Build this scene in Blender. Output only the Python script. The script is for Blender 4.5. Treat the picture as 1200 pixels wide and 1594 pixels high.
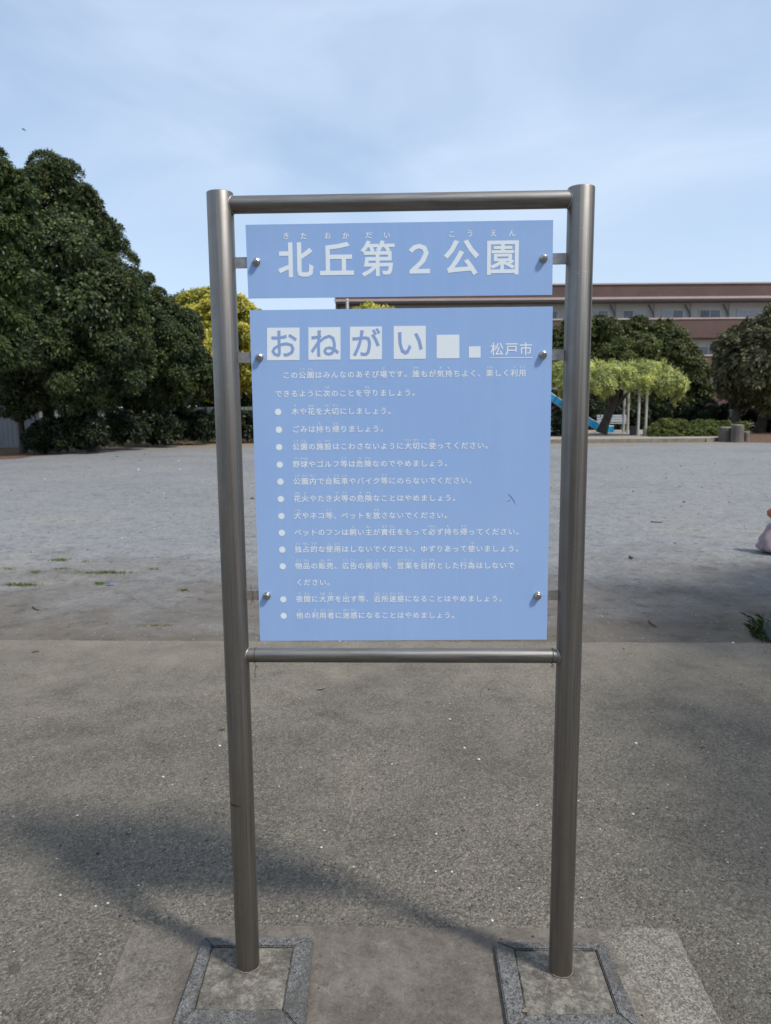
import bpy, bmesh, math, random
import numpy as np
from mathutils import Vector, Matrix

for o in list(bpy.data.objects):
    bpy.data.objects.remove(o)
S = bpy.context.scene
COL = S.collection
rng = np.random.default_rng(7)
random.seed(7)
R = math.radians

# ------------------------------------------------------------------ camera
FPX, PITCH, ROLL, EYE = 1180.0, 0.140125, -0.0080604, 1.5
_f = np.array([0, math.cos(PITCH), -math.sin(PITCH)])
_r0 = np.array([1.0, 0, 0]); _u0 = np.array([0, math.sin(PITCH), math.cos(PITCH)])
_r = _r0 * math.cos(ROLL) + _u0 * math.sin(ROLL)
_u = -_r0 * math.sin(ROLL) + _u0 * math.cos(ROLL)
CP = np.array([0, 0, EYE])
cd = bpy.data.cameras.new('camera'); cam = bpy.data.objects.new('camera', cd); COL.objects.link(cam)
M = Matrix(((_r[0], _u[0], -_f[0], 0), (_r[1], _u[1], -_f[1], 0), (_r[2], _u[2], -_f[2], EYE), (0, 0, 0, 1)))
cam.matrix_world = M
cd.sensor_fit = 'HORIZONTAL'; cd.sensor_width = 36; cd.lens = 36 * FPX / 1200
cd.clip_start = 0.05; cd.clip_end = 2000
cd.dof.use_dof = True; cd.dof.focus_distance = 1.9; cd.dof.aperture_fstop = cd.lens / 3.6
S.camera = cam

# ------------------------------------------------------------------ world, sun, exposure
SUN_DIR = np.array([0.59, -0.41, 1.0]); SUN_DIR /= np.linalg.norm(SUN_DIR)     # towards the sun
SUN_EL = math.asin(SUN_DIR[2]); SUN_AZ = math.atan2(SUN_DIR[0], SUN_DIR[1])
W = bpy.data.worlds.new('World'); S.world = W; W.use_nodes = True
nt = W.node_tree; nt.nodes.clear()
out = nt.nodes.new('ShaderNodeOutputWorld'); bg = nt.nodes.new('ShaderNodeBackground')
sky = nt.nodes.new('ShaderNodeTexSky'); sky.sky_type = 'NISHITA'; sky.sun_disc = False
sky.sun_elevation = SUN_EL; sky.sun_rotation = SUN_AZ
sky.air_density = 1.0; sky.dust_density = 1.2; sky.ozone_density = 1.5
tc = nt.nodes.new('ShaderNodeTexCoord'); mp = nt.nodes.new('ShaderNodeMapping')
mp.inputs['Scale'].default_value = (1.3, 1.3, 3.6); mp.inputs['Rotation'].default_value = (0.1, 0.15, 0.5)
n1 = nt.nodes.new('ShaderNodeTexNoise'); n1.inputs['Scale'].default_value = 1.7; n1.inputs['Detail'].default_value = 7; n1.inputs['Roughness'].default_value = 0.5
n1.inputs['Distortion'].default_value = 0.6
cr = nt.nodes.new('ShaderNodeMapRange'); cr.inputs['From Min'].default_value = 0.36; cr.inputs['From Max'].default_value = 0.66
cr.inputs['To Min'].default_value = 0.42; cr.inputs['To Max'].default_value = 0.97
mx = nt.nodes.new('ShaderNodeMix'); mx.data_type = 'RGBA'
mx.inputs[7].default_value = (3.55, 4.33, 5.45, 1)
L = nt.links.new
L(tc.outputs['Generated'], mp.inputs['Vector']); L(mp.outputs[0], n1.inputs['Vector']); L(n1.outputs['Fac'], cr.inputs['Value'])
L(cr.outputs[0], mx.inputs[0]); L(sky.outputs[0], mx.inputs[6]); L(mx.outputs[2], bg.inputs['Color']); L(bg.outputs[0], out.inputs['Surface'])
bg.inputs['Strength'].default_value = 0.145
sl = bpy.data.lights.new('sun', 'SUN'); sl.energy = 2.8; sl.angle = R(6.5); sl.color = (1.0, 0.965, 0.91)
so = bpy.data.objects.new('sun', sl); COL.objects.link(so)
so.rotation_euler = Vector(SUN_DIR).to_track_quat('Z', 'Y').to_euler(); so.location = (6, -6, 12)
S.view_settings.view_transform = 'Standard'; S.view_settings.look = 'None'
S.view_settings.exposure = 0.33; S.view_settings.gamma = 1.0

# ------------------------------------------------------------------ pixel helpers (photo pixels -> world)
def ray(px, py):
    return _f * FPX + _r * (px - 600) - _u * (py - 797)
def G(px, py, z=0.0):
    d = ray(px, py); return CP + d * ((z - EYE) / d[2])
def P(px, py, y):
    d = ray(px, py); return CP + d * (y / d[1])

# ------------------------------------------------------------------ materials
def srgb(r, g, b):
    return tuple(((c / 255) / 12.92 if c / 255 < 0.04045 else ((c / 255 + 0.055) / 1.055) ** 2.4) for c in (r, g, b)) + (1,)
class Mat:
    def __init__(s, name):
        s.m = bpy.data.materials.new(name); s.m.use_nodes = True; s.t = s.m.node_tree
        s.b = s.t.nodes['Principled BSDF']; s.c = None
    def n(s, typ, **kw):
        x = s.t.nodes.new(typ)
        for k, v in kw.items():
            if k in x.inputs: x.inputs[k].default_value = v
            else: setattr(x, k, v)
        return x
    def l(s, a, b): s.t.links.new(a, b)
    def coord(s, scale=(1, 1, 1), world=True):
        if world: src = s.n('ShaderNodeNewGeometry').outputs['Position']
        else: src = s.n('ShaderNodeTexCoord').outputs['Object']
        if scale == (1, 1, 1): return src
        v = s.n('ShaderNodeVectorMath', operation='MULTIPLY'); s.l(src, v.inputs[0]); v.inputs[1].default_value = scale
        return v.outputs[0]
    def noise(s, scale, detail=4, rough=0.55, vec=None, dist=0):
        x = s.n('ShaderNodeTexNoise', Scale=scale, Detail=detail, Roughness=rough, Distortion=dist)
        s.l(vec if vec is not None else s.coord(), x.inputs['Vector']); return x.outputs['Fac']
    def vor(s, scale, vec=None, feature='F1'):
        x = s.n('ShaderNodeTexVoronoi', Scale=scale); x.feature = feature
        s.l(vec if vec is not None else s.coord(), x.inputs['Vector']); return x
    def mr(s, val, a, b, c=0.0, d=1.0):
        x = s.n('ShaderNodeMapRange'); x.inputs[1].default_value = a; x.inputs[2].default_value = b; x.inputs[3].default_value = c; x.inputs[4].default_value = d
        s.l(val, x.inputs[0]); return x.outputs[0]
    def math(s, op, a, b=None):
        x = s.n('ShaderNodeMath', operation=op)
        for i, v in enumerate((a, b)):
            if v is None: continue
            if isinstance(v, (int, float)): x.inputs[i].default_value = v
            else: s.l(v, x.inputs[i])
        return x.outputs[0]
    def mix(s, fac, a, b, mode='MIX'):
        x = s.n('ShaderNodeMix', data_type='RGBA', blend_type=mode)
        for i, v in ((0, fac), (6, a), (7, b)):
            if isinstance(v, (int, float, tuple)): x.inputs[i].default_value = v
            else: s.l(v, x.inputs[i])
        return x.outputs[2]
    def ramp(s, val, stops, interp='LINEAR'):
        x = s.n('ShaderNodeValToRGB'); e = x.color_ramp.elements; x.color_ramp.interpolation = interp
        while len(e) < len(stops): e.new(0.5)
        for q, (p, c) in zip(e, stops): q.position = p; q.color = c if len(c) == 4 else c + (1,)
        s.l(val, x.inputs[0]); return x.outputs[0]
    def bump(s, h, strength, dist):
        x = s.n('ShaderNodeBump', Strength=strength, Distance=dist); s.l(h, x.inputs['Height'])
        s.l(x.outputs[0], s.b.inputs['Normal'])
    def set(s, color=None, rough=0.7, metal=0.0, spec=0.5):
        if color is not None:
            if isinstance(color, tuple): s.b.inputs['Base Color'].default_value = color if len(color) == 4 else color + (1,)
            else: s.l(color, s.b.inputs['Base Color'])
        if isinstance(rough, (int, float)): s.b.inputs['Roughness'].default_value = rough
        else: s.l(rough, s.b.inputs['Roughness'])
        s.b.inputs['Metallic'].default_value = metal; s.b.inputs['Specular IOR Level'].default_value = spec
        return s.m

def simple(name, col, rough=0.7, metal=0.0, var=0.18, scale=6.0, bump=0.0, bscale=60.0):
    m = Mat(name); col = col if len(col) == 4 else col + (1,)
    f = m.noise(scale, 6, 0.62)
    lo = tuple(c * (1 - var) for c in col[:3]) + (1,); hi = tuple(min(1, c * (1 + var)) for c in col[:3]) + (1,)
    c = m.ramp(f, [(0.3, lo), (0.7, hi)])
    if bump: m.bump(m.noise(bscale, 5, 0.6), bump, 0.005)
    return m.set(c, rough, metal)

# stainless steel
def steel(name, vertical=True):
    m = Mat(name)
    st = m.noise(1.0, 5, 0.6, m.coord((260, 260, 3) if vertical else (3, 260, 260)))
    grime = m.noise(7, 6, 0.65)
    base = m.ramp(st, [(0.3, (0.215, 0.20, 0.183)), (0.7, (0.305, 0.288, 0.266))])
    dirt = m.mr(grime, 0.42, 0.75, 0.0, 0.5)
    c = m.mix(dirt, base, (0.18, 0.158, 0.13, 1))
    drip = m.noise(1.0, 5, 0.7, m.coord((75, 75, 1.4) if vertical else (6, 75, 75)))
    c = m.mix(m.mr(drip, 0.52, 0.70, 0, 0.55), c, (0.135, 0.115, 0.092, 1)); c = m.mix(m.mr(drip, 0.44, 0.30, 0, 0.3), c, (0.40, 0.385, 0.36, 1))
    z = m.n('ShaderNodeSeparateXYZ'); m.l(m.coord(), z.inputs[0])
    low = m.mr(z.outputs[2], 0.02, 0.7, 0.5, 0.0)
    c = m.mix(m.math('MULTIPLY', low, grime), c, (0.20, 0.155, 0.10, 1))
    ro = m.math('ADD', m.mr(st, 0.3, 0.7, 0.38, 0.50), m.mr(grime, 0.4, 0.8, 0, 0.15))
    if vertical:
        # rust mark round the lower left post
        xs_ = z.outputs[0]; zb = m.math('ADD', z.outputs[2], m.mr(m.noise(40, 4, 0.6), 0, 1, -0.006, 0.006))
        band = m.math('LESS_THAN', m.math('ABSOLUTE', m.math('SUBTRACT', zb, 0.492)), 0.0035)
        lf = m.math('MULTIPLY', m.math('LESS_THAN', xs_, -0.373), m.mr(xs_, -0.395, -0.37, 0.9, 0.15))
        c = m.mix(m.math('MULTIPLY', band, lf), c, (0.16, 0.06, 0.025, 1))
        sc = m.noise(1.0, 3, 0.5, m.coord((40, 40, 160)), 1.5)
        ro_s = m.mr(sc, 0.66, 0.72, 0.0, 1.0); pat = m.mr(m.noise(6, 3), 0.5, 0.65, 0, 0.35)
        c = m.mix(m.math('MULTIPLY', ro_s, pat), c, (0.5, 0.48, 0.45, 1))
    m.bump(st, 0.06, 0.0006)
    return m.set(c, ro, 1.0)
M_post = steel('stainless_vertical'); M_bar = steel('stainless_bar', False)
m = Mat('bolt_steel'); M_bolt = m.set(m.ramp(m.noise(300, 3), [(0.3, (0.42, 0.40, 0.37)), (0.7, (0.6, 0.585, 0.56))]), 0.3, 1.0)
m = Mat('bracket_steel'); M_brk = m.set(m.ramp(m.noise(90, 5, 0.65), [(0.3, (0.40, 0.38, 0.36)), (0.7, (0.62, 0.6, 0.57))]), 0.42, 0.9)

m = Mat('panel_blue')
st = m.noise(1.0, 4, 0.6, m.coord((55, 55, 1.2))); bl = m.noise(3.5, 5, 0.6)
c = m.ramp(bl, [(0.3, (0.32, 0.49, 0.82)), (0.7, (0.355, 0.53, 0.86))])
c = m.mix(m.mr(st, 0.45, 0.75, 0, 0.22), c, (0.43, 0.60, 0.88, 1)); c = m.mix(m.mr(m.noise(1.4, 4, 0.6), 0.35, 0.65, 0, 0.5), c, (0.375, 0.53, 0.82, 1)); c = m.mix(m.mr(m.noise(9, 7, 0.7), 0.55, 0.75, 0, 0.22), c, (0.27, 0.41, 0.68, 1))
m.b.inputs['Coat Weight'].default_value = 0.12; m.b.inputs['Coat Roughness'].default_value = 0.35
M_panel = m.set(c, 0.42, 0.0, 0.4)
M_panel_edge = simple('panel_aluminium_edge', (0.30, 0.36, 0.5), 0.45, 0.0, 0.1)
m = Mat('lettering_white'); M_white = m.set(m.ramp(m.noise(25, 5, 0.6), [(0.3, (0.86, 0.93, 0.97)), (0.7, (0.90, 0.96, 0.99))]), 0.45)
m = Mat('lettering_blue'); M_lblue = m.set(m.ramp(m.noise(40, 4, 0.6), [(0.3, (0.28, 0.42, 0.72)), (0.7, (0.31, 0.45, 0.76))]), 0.45)

# exposed aggregate pavement
m = Mat('aggregate_pavement')
v1 = m.vor(215); v2 = m.vor(125); v3 = m.vor(44)
pal = m.ramp(v1.outputs['Color'], [(0.0, (0.018, 0.017, 0.017)), (0.22, (0.065, 0.061, 0.056)), (0.5, (0.14, 0.131, 0.118)), (0.75, (0.23, 0.215, 0.19)), (0.93, (0.36, 0.34, 0.31)), (1.0, (0.58, 0.56, 0.53))])
pal2 = m.ramp(v2.outputs['Color'], [(0.0, (0.02, 0.02, 0.021)), (0.3, (0.09, 0.085, 0.078)), (0.7, (0.17, 0.158, 0.14)), (1.0, (0.37, 0.35, 0.32))])
c = m.mix(0.5, pal, pal2)
big = m.noise(0.9, 6, 0.6); mid = m.noise(4.5, 7, 0.68); fine = m.noise(30, 5, 0.65)
c = m.mix(m.mr(big, 0.35, 0.68, 0, 0.55), c, m.mix(0.5, c, (0.105, 0.095, 0.083, 1)))
c = m.mix(m.mr(mid, 0.52, 0.74, 0, 0.5), c, (0.20, 0.185, 0.165, 1))
c = m.mix(m.mr(mid, 0.44, 0.30, 0, 0.5), c, (0.085, 0.078, 0.07, 1))
c = m.mix(m.mr(fine, 0.58, 0.74, 0, 0.3), c, (0.06, 0.056, 0.05, 1))
# pale stone chips
d3 = m.math('LESS_THAN', v3.outputs['Distance'], 0.17); sp = m.n('ShaderNodeSeparateColor'); m.l(v3.outputs['Color'], sp.inputs[0])
chip = m.math('MULTIPLY', d3, m.math('GREATER_THAN', sp.outputs[0], 0.985))
c = m.mix(chip, c, (0.52, 0.50, 0.46, 1))
dk = m.math('MULTIPLY', d3, m.math('LESS_THAN', sp.outputs[1], 0.025))
c = m.mix(dk, c, (0.035, 0.033, 0.03, 1))
sv = m.vor(4.2); ss = m.n('ShaderNodeSeparateColor'); m.l(sv.outputs['Color'], ss.inputs[0])
spot = m.math('MULTIPLY', m.math('LESS_THAN', m.math('ADD', sv.outputs['Distance'], m.mr(fine, 0.3, 0.7, -0.05, 0.05)), m.mr(ss.outputs[1], 0, 1, 0.02, 0.11)), m.math('GREATER_THAN', ss.outputs[0], 0.55))
c = m.mix(m.math('MULTIPLY', spot, 0.55), c, (0.06, 0.055, 0.05, 1))
# cement-rich paler strip along the far edge
yy = m.n('ShaderNodeSeparateXYZ'); m.l(m.coord(), yy.inputs[0])
edge = m.math('ADD', yy.outputs[1], m.mr(mid, 0.3, 0.7, -0.5, 0.5))
c = m.mix(m.mr(edge, 3.3, 4.7, 0, 0.5), c, (0.25, 0.228, 0.198, 1))
# thin meandering crack running away from the sign
wob = m.math('ADD', yy.outputs[0], m.mr(m.noise(5.5, 6, 0.7), 0, 1, -0.09, 0.09))
crk = m.math('LESS_THAN', m.math('ABSOLUTE', m.math('ADD', wob, 0.145)), 0.0022)
rngy = m.math('MULTIPLY', m.math('GREATER_THAN', yy.outputs[1], 2.05), m.math('LESS_THAN', yy.outputs[1], 2.9))
c = m.mix(m.math('MULTIPLY', m.math('MULTIPLY', crk, rngy), 0.6), c, (0.26, 0.24, 0.21, 1))
patch = m.noise(1.9, 8, 0.72, dist=0.4); c = m.mix(m.mr(patch, 0.5, 0.66, 0, 0.55), c, m.mix(1.0, c, (0.62, 0.62, 0.63, 1), 'MULTIPLY'))
c = m.mix(m.mr(patch, 0.48, 0.34, 0, 0.5), c, m.mix(1.0, c, (1.35, 1.32, 1.28, 1), 'MULTIPLY'))
c = m.mix(1.0, c, (0.99, 0.93, 0.825, 1), 'MULTIPLY')
h = m.math('ADD', m.math('MULTIPLY', v1.outputs['Distance'], -0.6), m.math('MULTIPLY', v2.outputs['Distance'], -0.8))
m.bump(h, 0.8, 0.005)
M_pave = m.set(c, 0.85, 0, 0.3)

# playground dirt
m = Mat('playground_dirt')
a = m.noise(0.35, 6, 0.6); b = m.noise(2.2, 8, 0.68); fcoord = m.noise(22, 6, 0.7); v = m.vor(60)
c = m.ramp(a, [(0.3, (0.215, 0.222, 0.236)), (0.52, (0.265, 0.268, 0.275)), (0.75, (0.305, 0.288, 0.264))])
c = m.mix(m.mr(b, 0.5, 0.75, 0, 0.5), c, (0.335, 0.33, 0.325, 1))
c = m.mix(m.mr(b, 0.46, 0.28, 0, 0.55), c, (0.18, 0.178, 0.178, 1))
c = m.mix(m.mr(fcoord, 0.52, 0.68, 0, 0.8), c, (0.135, 0.128, 0.12, 1))
c = m.mix(m.mr(fcoord, 0.46, 0.30, 0, 0.7), c, (0.42, 0.415, 0.405, 1))
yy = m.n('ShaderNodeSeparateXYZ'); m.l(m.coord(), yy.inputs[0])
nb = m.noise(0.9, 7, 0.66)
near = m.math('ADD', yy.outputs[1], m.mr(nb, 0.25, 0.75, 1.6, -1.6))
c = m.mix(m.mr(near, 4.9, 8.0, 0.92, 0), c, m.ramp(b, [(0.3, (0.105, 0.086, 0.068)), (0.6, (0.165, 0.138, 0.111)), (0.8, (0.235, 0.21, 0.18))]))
far = m.math('ADD', yy.outputs[1], m.mr(nb, 0.25, 0.75, 2, -2))
c = m.mix(m.mr(far, 27.0, 29.6, 0, 0.8), c, (0.30, 0.225, 0.16, 1))
sp = m.n('ShaderNodeSeparateColor'); m.l(v.outputs['Color'], sp.inputs[0])
c = m.mix(m.math('MULTIPLY', m.math('LESS_THAN', v.outputs['Distance'], 0.3), m.math('GREATER_THAN', sp.outputs[0], 0.97)), c, (0.42, 0.41, 0.40, 1))
g2 = m.noise(6.5, 6, 0.72); c = m.mix(m.mr(g2, 0.53, 0.66, 0, 0.85), c, m.mix(1.0, c, (0.62, 0.62, 0.63, 1), 'MULTIPLY'))
c = m.mix(m.mr(g2, 0.44, 0.30, 0, 0.5), c, m.mix(1.0, c, (1.28, 1.27, 1.25, 1), 'MULTIPLY'))
c = m.mix(1.0, c, (0.83, 0.82, 0.79, 1), 'MULTIPLY')
m.bump(m.math('ADD', b, m.math('MULTIPLY', fcoord, 0.4)), 0.7, 0.04)
M_dirt = m.set(c, 0.9, 0, 0.25)

m = Mat('reddish_soil'); c = m.ramp(m.noise(5, 7, 0.7), [(0.28, (0.07, 0.042, 0.028)), (0.55, (0.14, 0.085, 0.055)), (0.75, (0.21, 0.145, 0.10))])
m.bump(m.noise(18, 6, 0.7), 0.6, 0.03); M_soil = m.set(c, 0.95, 0, 0.2)

# concrete pad
m = Mat('brown_concrete_pad')
a = m.noise(2.6, 7, 0.62); b = m.noise(14, 7, 0.7); v = m.vor(230)
c = m.ramp(a, [(0.3, (0.066, 0.052, 0.041)), (0.5, (0.115, 0.094, 0.075)), (0.7, (0.185, 0.158, 0.13))])
c = m.mix(m.mr(b, 0.5, 0.72, 0, 0.6), c, (0.19, 0.166, 0.138, 1)); c = m.mix(m.mr(b, 0.46, 0.3, 0, 0.7), c, (0.055, 0.047, 0.039, 1))
xx = m.n('ShaderNodeSeparateXYZ'); m.l(m.coord(), xx.inputs[0])
grit = m.ramp(v.outputs['Color'], [(0.0, (0.07, 0.062, 0.05)), (0.5, (0.20, 0.178, 0.142)), (1.0, (0.38, 0.35, 0.295))])
gm = m.mr(m.math('ADD', xx.outputs[0], m.mr(b, 0.3, 0.7, -0.05, 0.05)), 0.56, 0.66, 0, 0.9)
gl = m.mr(xx.outputs[0], -0.5, -0.6, 0, 0.35)
c = m.mix(m.math('MAXIMUM', gm, m.math('MAXIMUM', gl, 0.14)), c, grit)
scr = m.vor(9, m.coord((1.0, 0.45, 1)), 'DISTANCE_TO_EDGE')
lin = m.math('MULTIPLY', m.math('LESS_THAN', scr.outputs['Distance'], 0.010), m.math('GREATER_THAN', b, 0.545))
b2 = m.noise(48, 5, 0.7); c = m.mix(m.mr(b2, 0.54, 0.70, 0, 0.6), c, (0.05, 0.042, 0.035, 1)); c = m.mix(m.mr(b2, 0.44, 0.30, 0, 0.45), c, (0.24, 0.215, 0.18, 1))
c = m.mix(m.math('MULTIPLY', lin, 0.2), c, (0.31, 0.285, 0.25, 1))
m.bump(m.math('ADD', b, m.math('MULTIPLY', v.outputs['Distance'], -0.3)), 0.4, 0.004)
M_pad = m.set(c, 0.85, 0, 0.3)

m = Mat('grey_granite'); v = m.vor(330); v2 = m.vor(120)
c = m.ramp(v.outputs['Color'], [(0.0, (0.03, 0.029, 0.028)), (0.35, (0.115, 0.11, 0.103)), (0.7, (0.20, 0.193, 0.183)), (1.0, (0.36, 0.35, 0.335))], 'CONSTANT')
g = m.noise(6, 6, 0.65)
c = m.mix(0.25, c, m.ramp(v2.outputs['Color'], [(0.2, (0.05, 0.048, 0.045)), (0.8, (0.29, 0.28, 0.262))]))
c = m.mix(m.mr(g, 0.45, 0.66, 0, 0.85), c, (0.062, 0.056, 0.048, 1)); g3 = m.noise(22, 6, 0.7); c = m.mix(m.mr(g3, 0.5, 0.7, 0, 0.5), c, (0.09, 0.082, 0.07, 1))
m.bump(v.outputs['Distance'], 0.2, 0.002); M_granite = m.set(c, 0.7, 0, 0.35)

m = Mat('stained_infill'); a = m.noise(21, 9, 0.8); b = m.noise(60, 6, 0.75); v = m.vor(260)
c = m.ramp(a, [(0.38, (0.040, 0.036, 0.028)), (0.5, (0.115, 0.10, 0.08)), (0.60, (0.28, 0.25, 0.205))])
c = m.mix(0.3, c, m.ramp(v.outputs['Color'], [(0, (0.06, 0.055, 0.045)), (1, (0.32, 0.29, 0.245))]))
c = m.mix(m.mr(b, 0.5, 0.7, 0, 0.5), c, (0.05, 0.05, 0.04, 1)); c = m.mix(m.mr(b, 0.45, 0.3, 0, 0.35), c, (0.27, 0.25, 0.215, 1))
m.bump(b, 0.5, 0.004); M_infill = m.set(c, 0.88, 0, 0.25)

def leafmat(name, stops, rough=0.5, trans=0.25, cl=1.1, tip=None):
    m = Mat(name)
    isl = m.n('ShaderNodeNewGeometry').outputs['Random Per Island']
    c = m.ramp(isl, stops)
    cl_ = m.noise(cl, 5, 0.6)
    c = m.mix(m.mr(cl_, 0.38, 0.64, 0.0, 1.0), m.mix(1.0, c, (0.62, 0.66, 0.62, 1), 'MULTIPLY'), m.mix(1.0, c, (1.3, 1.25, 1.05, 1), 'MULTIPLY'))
    m.set(c, rough, 0, 0.4)
    tr = m.n('ShaderNodeBsdfTranslucent'); m.l(c, tr.inputs['Color'])
    mixs = m.n('ShaderNodeMixShader'); mixs.inputs[0].default_value = trans
    m.l(m.b.outputs[0], mixs.inputs[1]); m.l(tr.outputs[0], mixs.inputs[2])
    m.l(mixs.outputs[0], m.t.nodes['Material Output'].inputs['Surface'])
    return m.m
M_leaf_dark = leafmat('leaf_dark', [(0.0, (0.018, 0.034, 0.011)), (0.55, (0.045, 0.070, 0.021)), (0.85, (0.10, 0.128, 0.043)), (1.0, (0.19, 0.185, 0.075))])  # brightest leaf tone paints in glossy highlights
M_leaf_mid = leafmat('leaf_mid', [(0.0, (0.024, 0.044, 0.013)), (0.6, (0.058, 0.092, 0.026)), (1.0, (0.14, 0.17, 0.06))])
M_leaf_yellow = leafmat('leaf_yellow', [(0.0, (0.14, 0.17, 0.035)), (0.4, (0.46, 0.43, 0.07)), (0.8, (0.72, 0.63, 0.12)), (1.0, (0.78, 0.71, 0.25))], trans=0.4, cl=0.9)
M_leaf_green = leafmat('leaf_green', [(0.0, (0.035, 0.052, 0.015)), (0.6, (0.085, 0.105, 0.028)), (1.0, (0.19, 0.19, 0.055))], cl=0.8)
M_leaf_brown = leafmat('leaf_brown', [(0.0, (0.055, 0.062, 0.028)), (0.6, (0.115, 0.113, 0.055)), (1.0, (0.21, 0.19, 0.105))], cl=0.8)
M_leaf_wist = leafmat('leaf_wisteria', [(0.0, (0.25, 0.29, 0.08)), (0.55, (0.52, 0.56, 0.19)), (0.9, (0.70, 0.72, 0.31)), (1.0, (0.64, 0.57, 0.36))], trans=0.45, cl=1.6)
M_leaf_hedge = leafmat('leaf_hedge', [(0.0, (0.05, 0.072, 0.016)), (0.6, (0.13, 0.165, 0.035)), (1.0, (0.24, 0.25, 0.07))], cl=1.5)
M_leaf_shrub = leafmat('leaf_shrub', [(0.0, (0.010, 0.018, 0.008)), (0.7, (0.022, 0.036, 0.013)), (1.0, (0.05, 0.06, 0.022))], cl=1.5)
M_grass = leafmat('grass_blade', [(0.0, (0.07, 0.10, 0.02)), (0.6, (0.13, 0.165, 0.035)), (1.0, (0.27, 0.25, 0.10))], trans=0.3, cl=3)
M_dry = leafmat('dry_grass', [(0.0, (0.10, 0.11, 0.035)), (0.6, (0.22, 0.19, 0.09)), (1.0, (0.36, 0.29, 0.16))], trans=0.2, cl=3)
m = Mat('bark_dark'); M_bark = m.set(m.ramp(m.noise(1, 6, 0.65, m.coord((14, 14, 3))), [(0.3, (0.035, 0.028, 0.022)), (0.7, (0.095, 0.078, 0.062))]), 0.9)
m.bump(m.noise(1, 6, 0.65, m.coord((22, 22, 4))), 0.7, 0.03)

M_tile = simple('maroon_tile', (0.118, 0.066, 0.052), 0.6, 0, 0.14, 1.2)
M_trim = simple('pinkish_trim', (0.48, 0.37, 0.34), 0.7, 0, 0.1, 0.8)
M_wall = simple('pale_wall', (0.56, 0.545, 0.51), 0.85, 0, 0.08, 0.5)
M_soffit = simple('soffit_grey', (0.17, 0.16, 0.155), 0.85, 0, 0.1, 0.7)
M_alu = simple('window_aluminium', (0.50, 0.50, 0.50), 0.4, 0.3, 0.06, 3)
m = Mat('window_glass'); M_glass = m.set(m.ramp(m.noise(0.7, 3), [(0.35, (0.055, 0.065, 0.08)), (0.65, (0.16, 0.18, 0.21))]), 0.08, 0, 0.7)
M_curtain = simple('window_curtain', (0.42, 0.44, 0.47), 0.35, 0, 0.1, 2)
M_pipe = simple('pale_pipe', (0.55, 0.54, 0.52), 0.5, 0, 0.08, 4)
M_terrace = simple('terrace_concrete', (0.30, 0.265, 0.215), 0.9, 0, 0.22, 2.5, 0.4, 40)
M_kerb = simple('terrace_kerb', (0.22, 0.19, 0.15), 0.9, 0, 0.3, 5, 0.4, 50)
M_woodpale = simple('pale_post', (0.42, 0.385, 0.335), 0.75, 0, 0.16, 7)
M_bench = simple('bench_slat', (0.42, 0.43, 0.43), 0.6, 0, 0.12, 8)
M_dark = simple('dark_metal', (0.05, 0.05, 0.052), 0.5, 0.3, 0.2, 8)
M_slide = simple('slide_blue', (0.02, 0.38, 0.74), 0.3, 0, 0.08, 5)
M_slideedge = simple('slide_rim', (0.55, 0.62, 0.68), 0.4, 0, 0.08, 5)
m = Mat('log_bark'); M_log = m.set(m.ramp(m.noise(1, 6, 0.65, m.coord((9, 9, 1.5))), [(0.3, (0.075, 0.062, 0.052)), (0.7, (0.185, 0.155, 0.13))]), 0.9)
M_logtop = simple('log_top', (0.36, 0.32, 0.27), 0.85, 0, 0.2, 9)
M_fence = simple('pale_fence_sheet', (0.17, 0.20, 0.185), 0.6, 0, 0.15, 2)
M_hoard = simple('shaded_grey_sheet', (0.20, 0.21, 0.215), 0.55, 0, 0.1, 1.2)  # grey darkened so the colour carries the shade of the trees
M_stool = simple('stool_wood', (0.28, 0.215, 0.15), 0.8, 0, 0.2, 8)
M_slab = simple('pale_slab', (0.48, 0.46, 0.42), 0.85, 0, 0.12, 4)
M_twig = simple('twig_brown', (0.10, 0.072, 0.048), 0.9, 0, 0.3, 60)
M_deadleaf = simple('dead_leaf', (0.20, 0.135, 0.085), 0.8, 0, 0.25, 60)
M_pebble = simple('white_pebble', (0.60, 0.59, 0.56), 0.7, 0, 0.15, 90)
M_scrap = simple('blue_scrap', (0.14, 0.19, 0.38), 0.6, 0, 0.15, 40)
M_wire = simple('rusty_wire', (0.09, 0.06, 0.04), 0.7, 0.2, 0.3, 120)
M_straw = simple('dry_straw', (0.26, 0.15, 0.075), 0.9, 0, 0.3, 120)
M_seal = simple('sealant', (0.17, 0.145, 0.11), 0.8, 0, 0.25, 60)
M_bag = simple('pink_white_plastic', (0.27, 0.205, 0.22), 0.6, 0, 0.2, 9)
M_orange = simple('orange_plastic', (0.36, 0.11, 0.05), 0.5, 0, 0.15, 12)
M_mossy = simple('mossy_stone', (0.085, 0.105, 0.088), 0.85, 0, 0.3, 14, 0.5, 60)
M_roofdark = simple('house_roof', (0.10, 0.095, 0.095), 0.8, 0, 0.15, 3)
M_house = simple('house_beige', (0.44, 0.415, 0.37), 0.9, 0, 0.08, 1)
M_bird = simple('bird_dark', (0.05, 0.055, 0.07), 0.8, 0, 0.2, 30)

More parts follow.
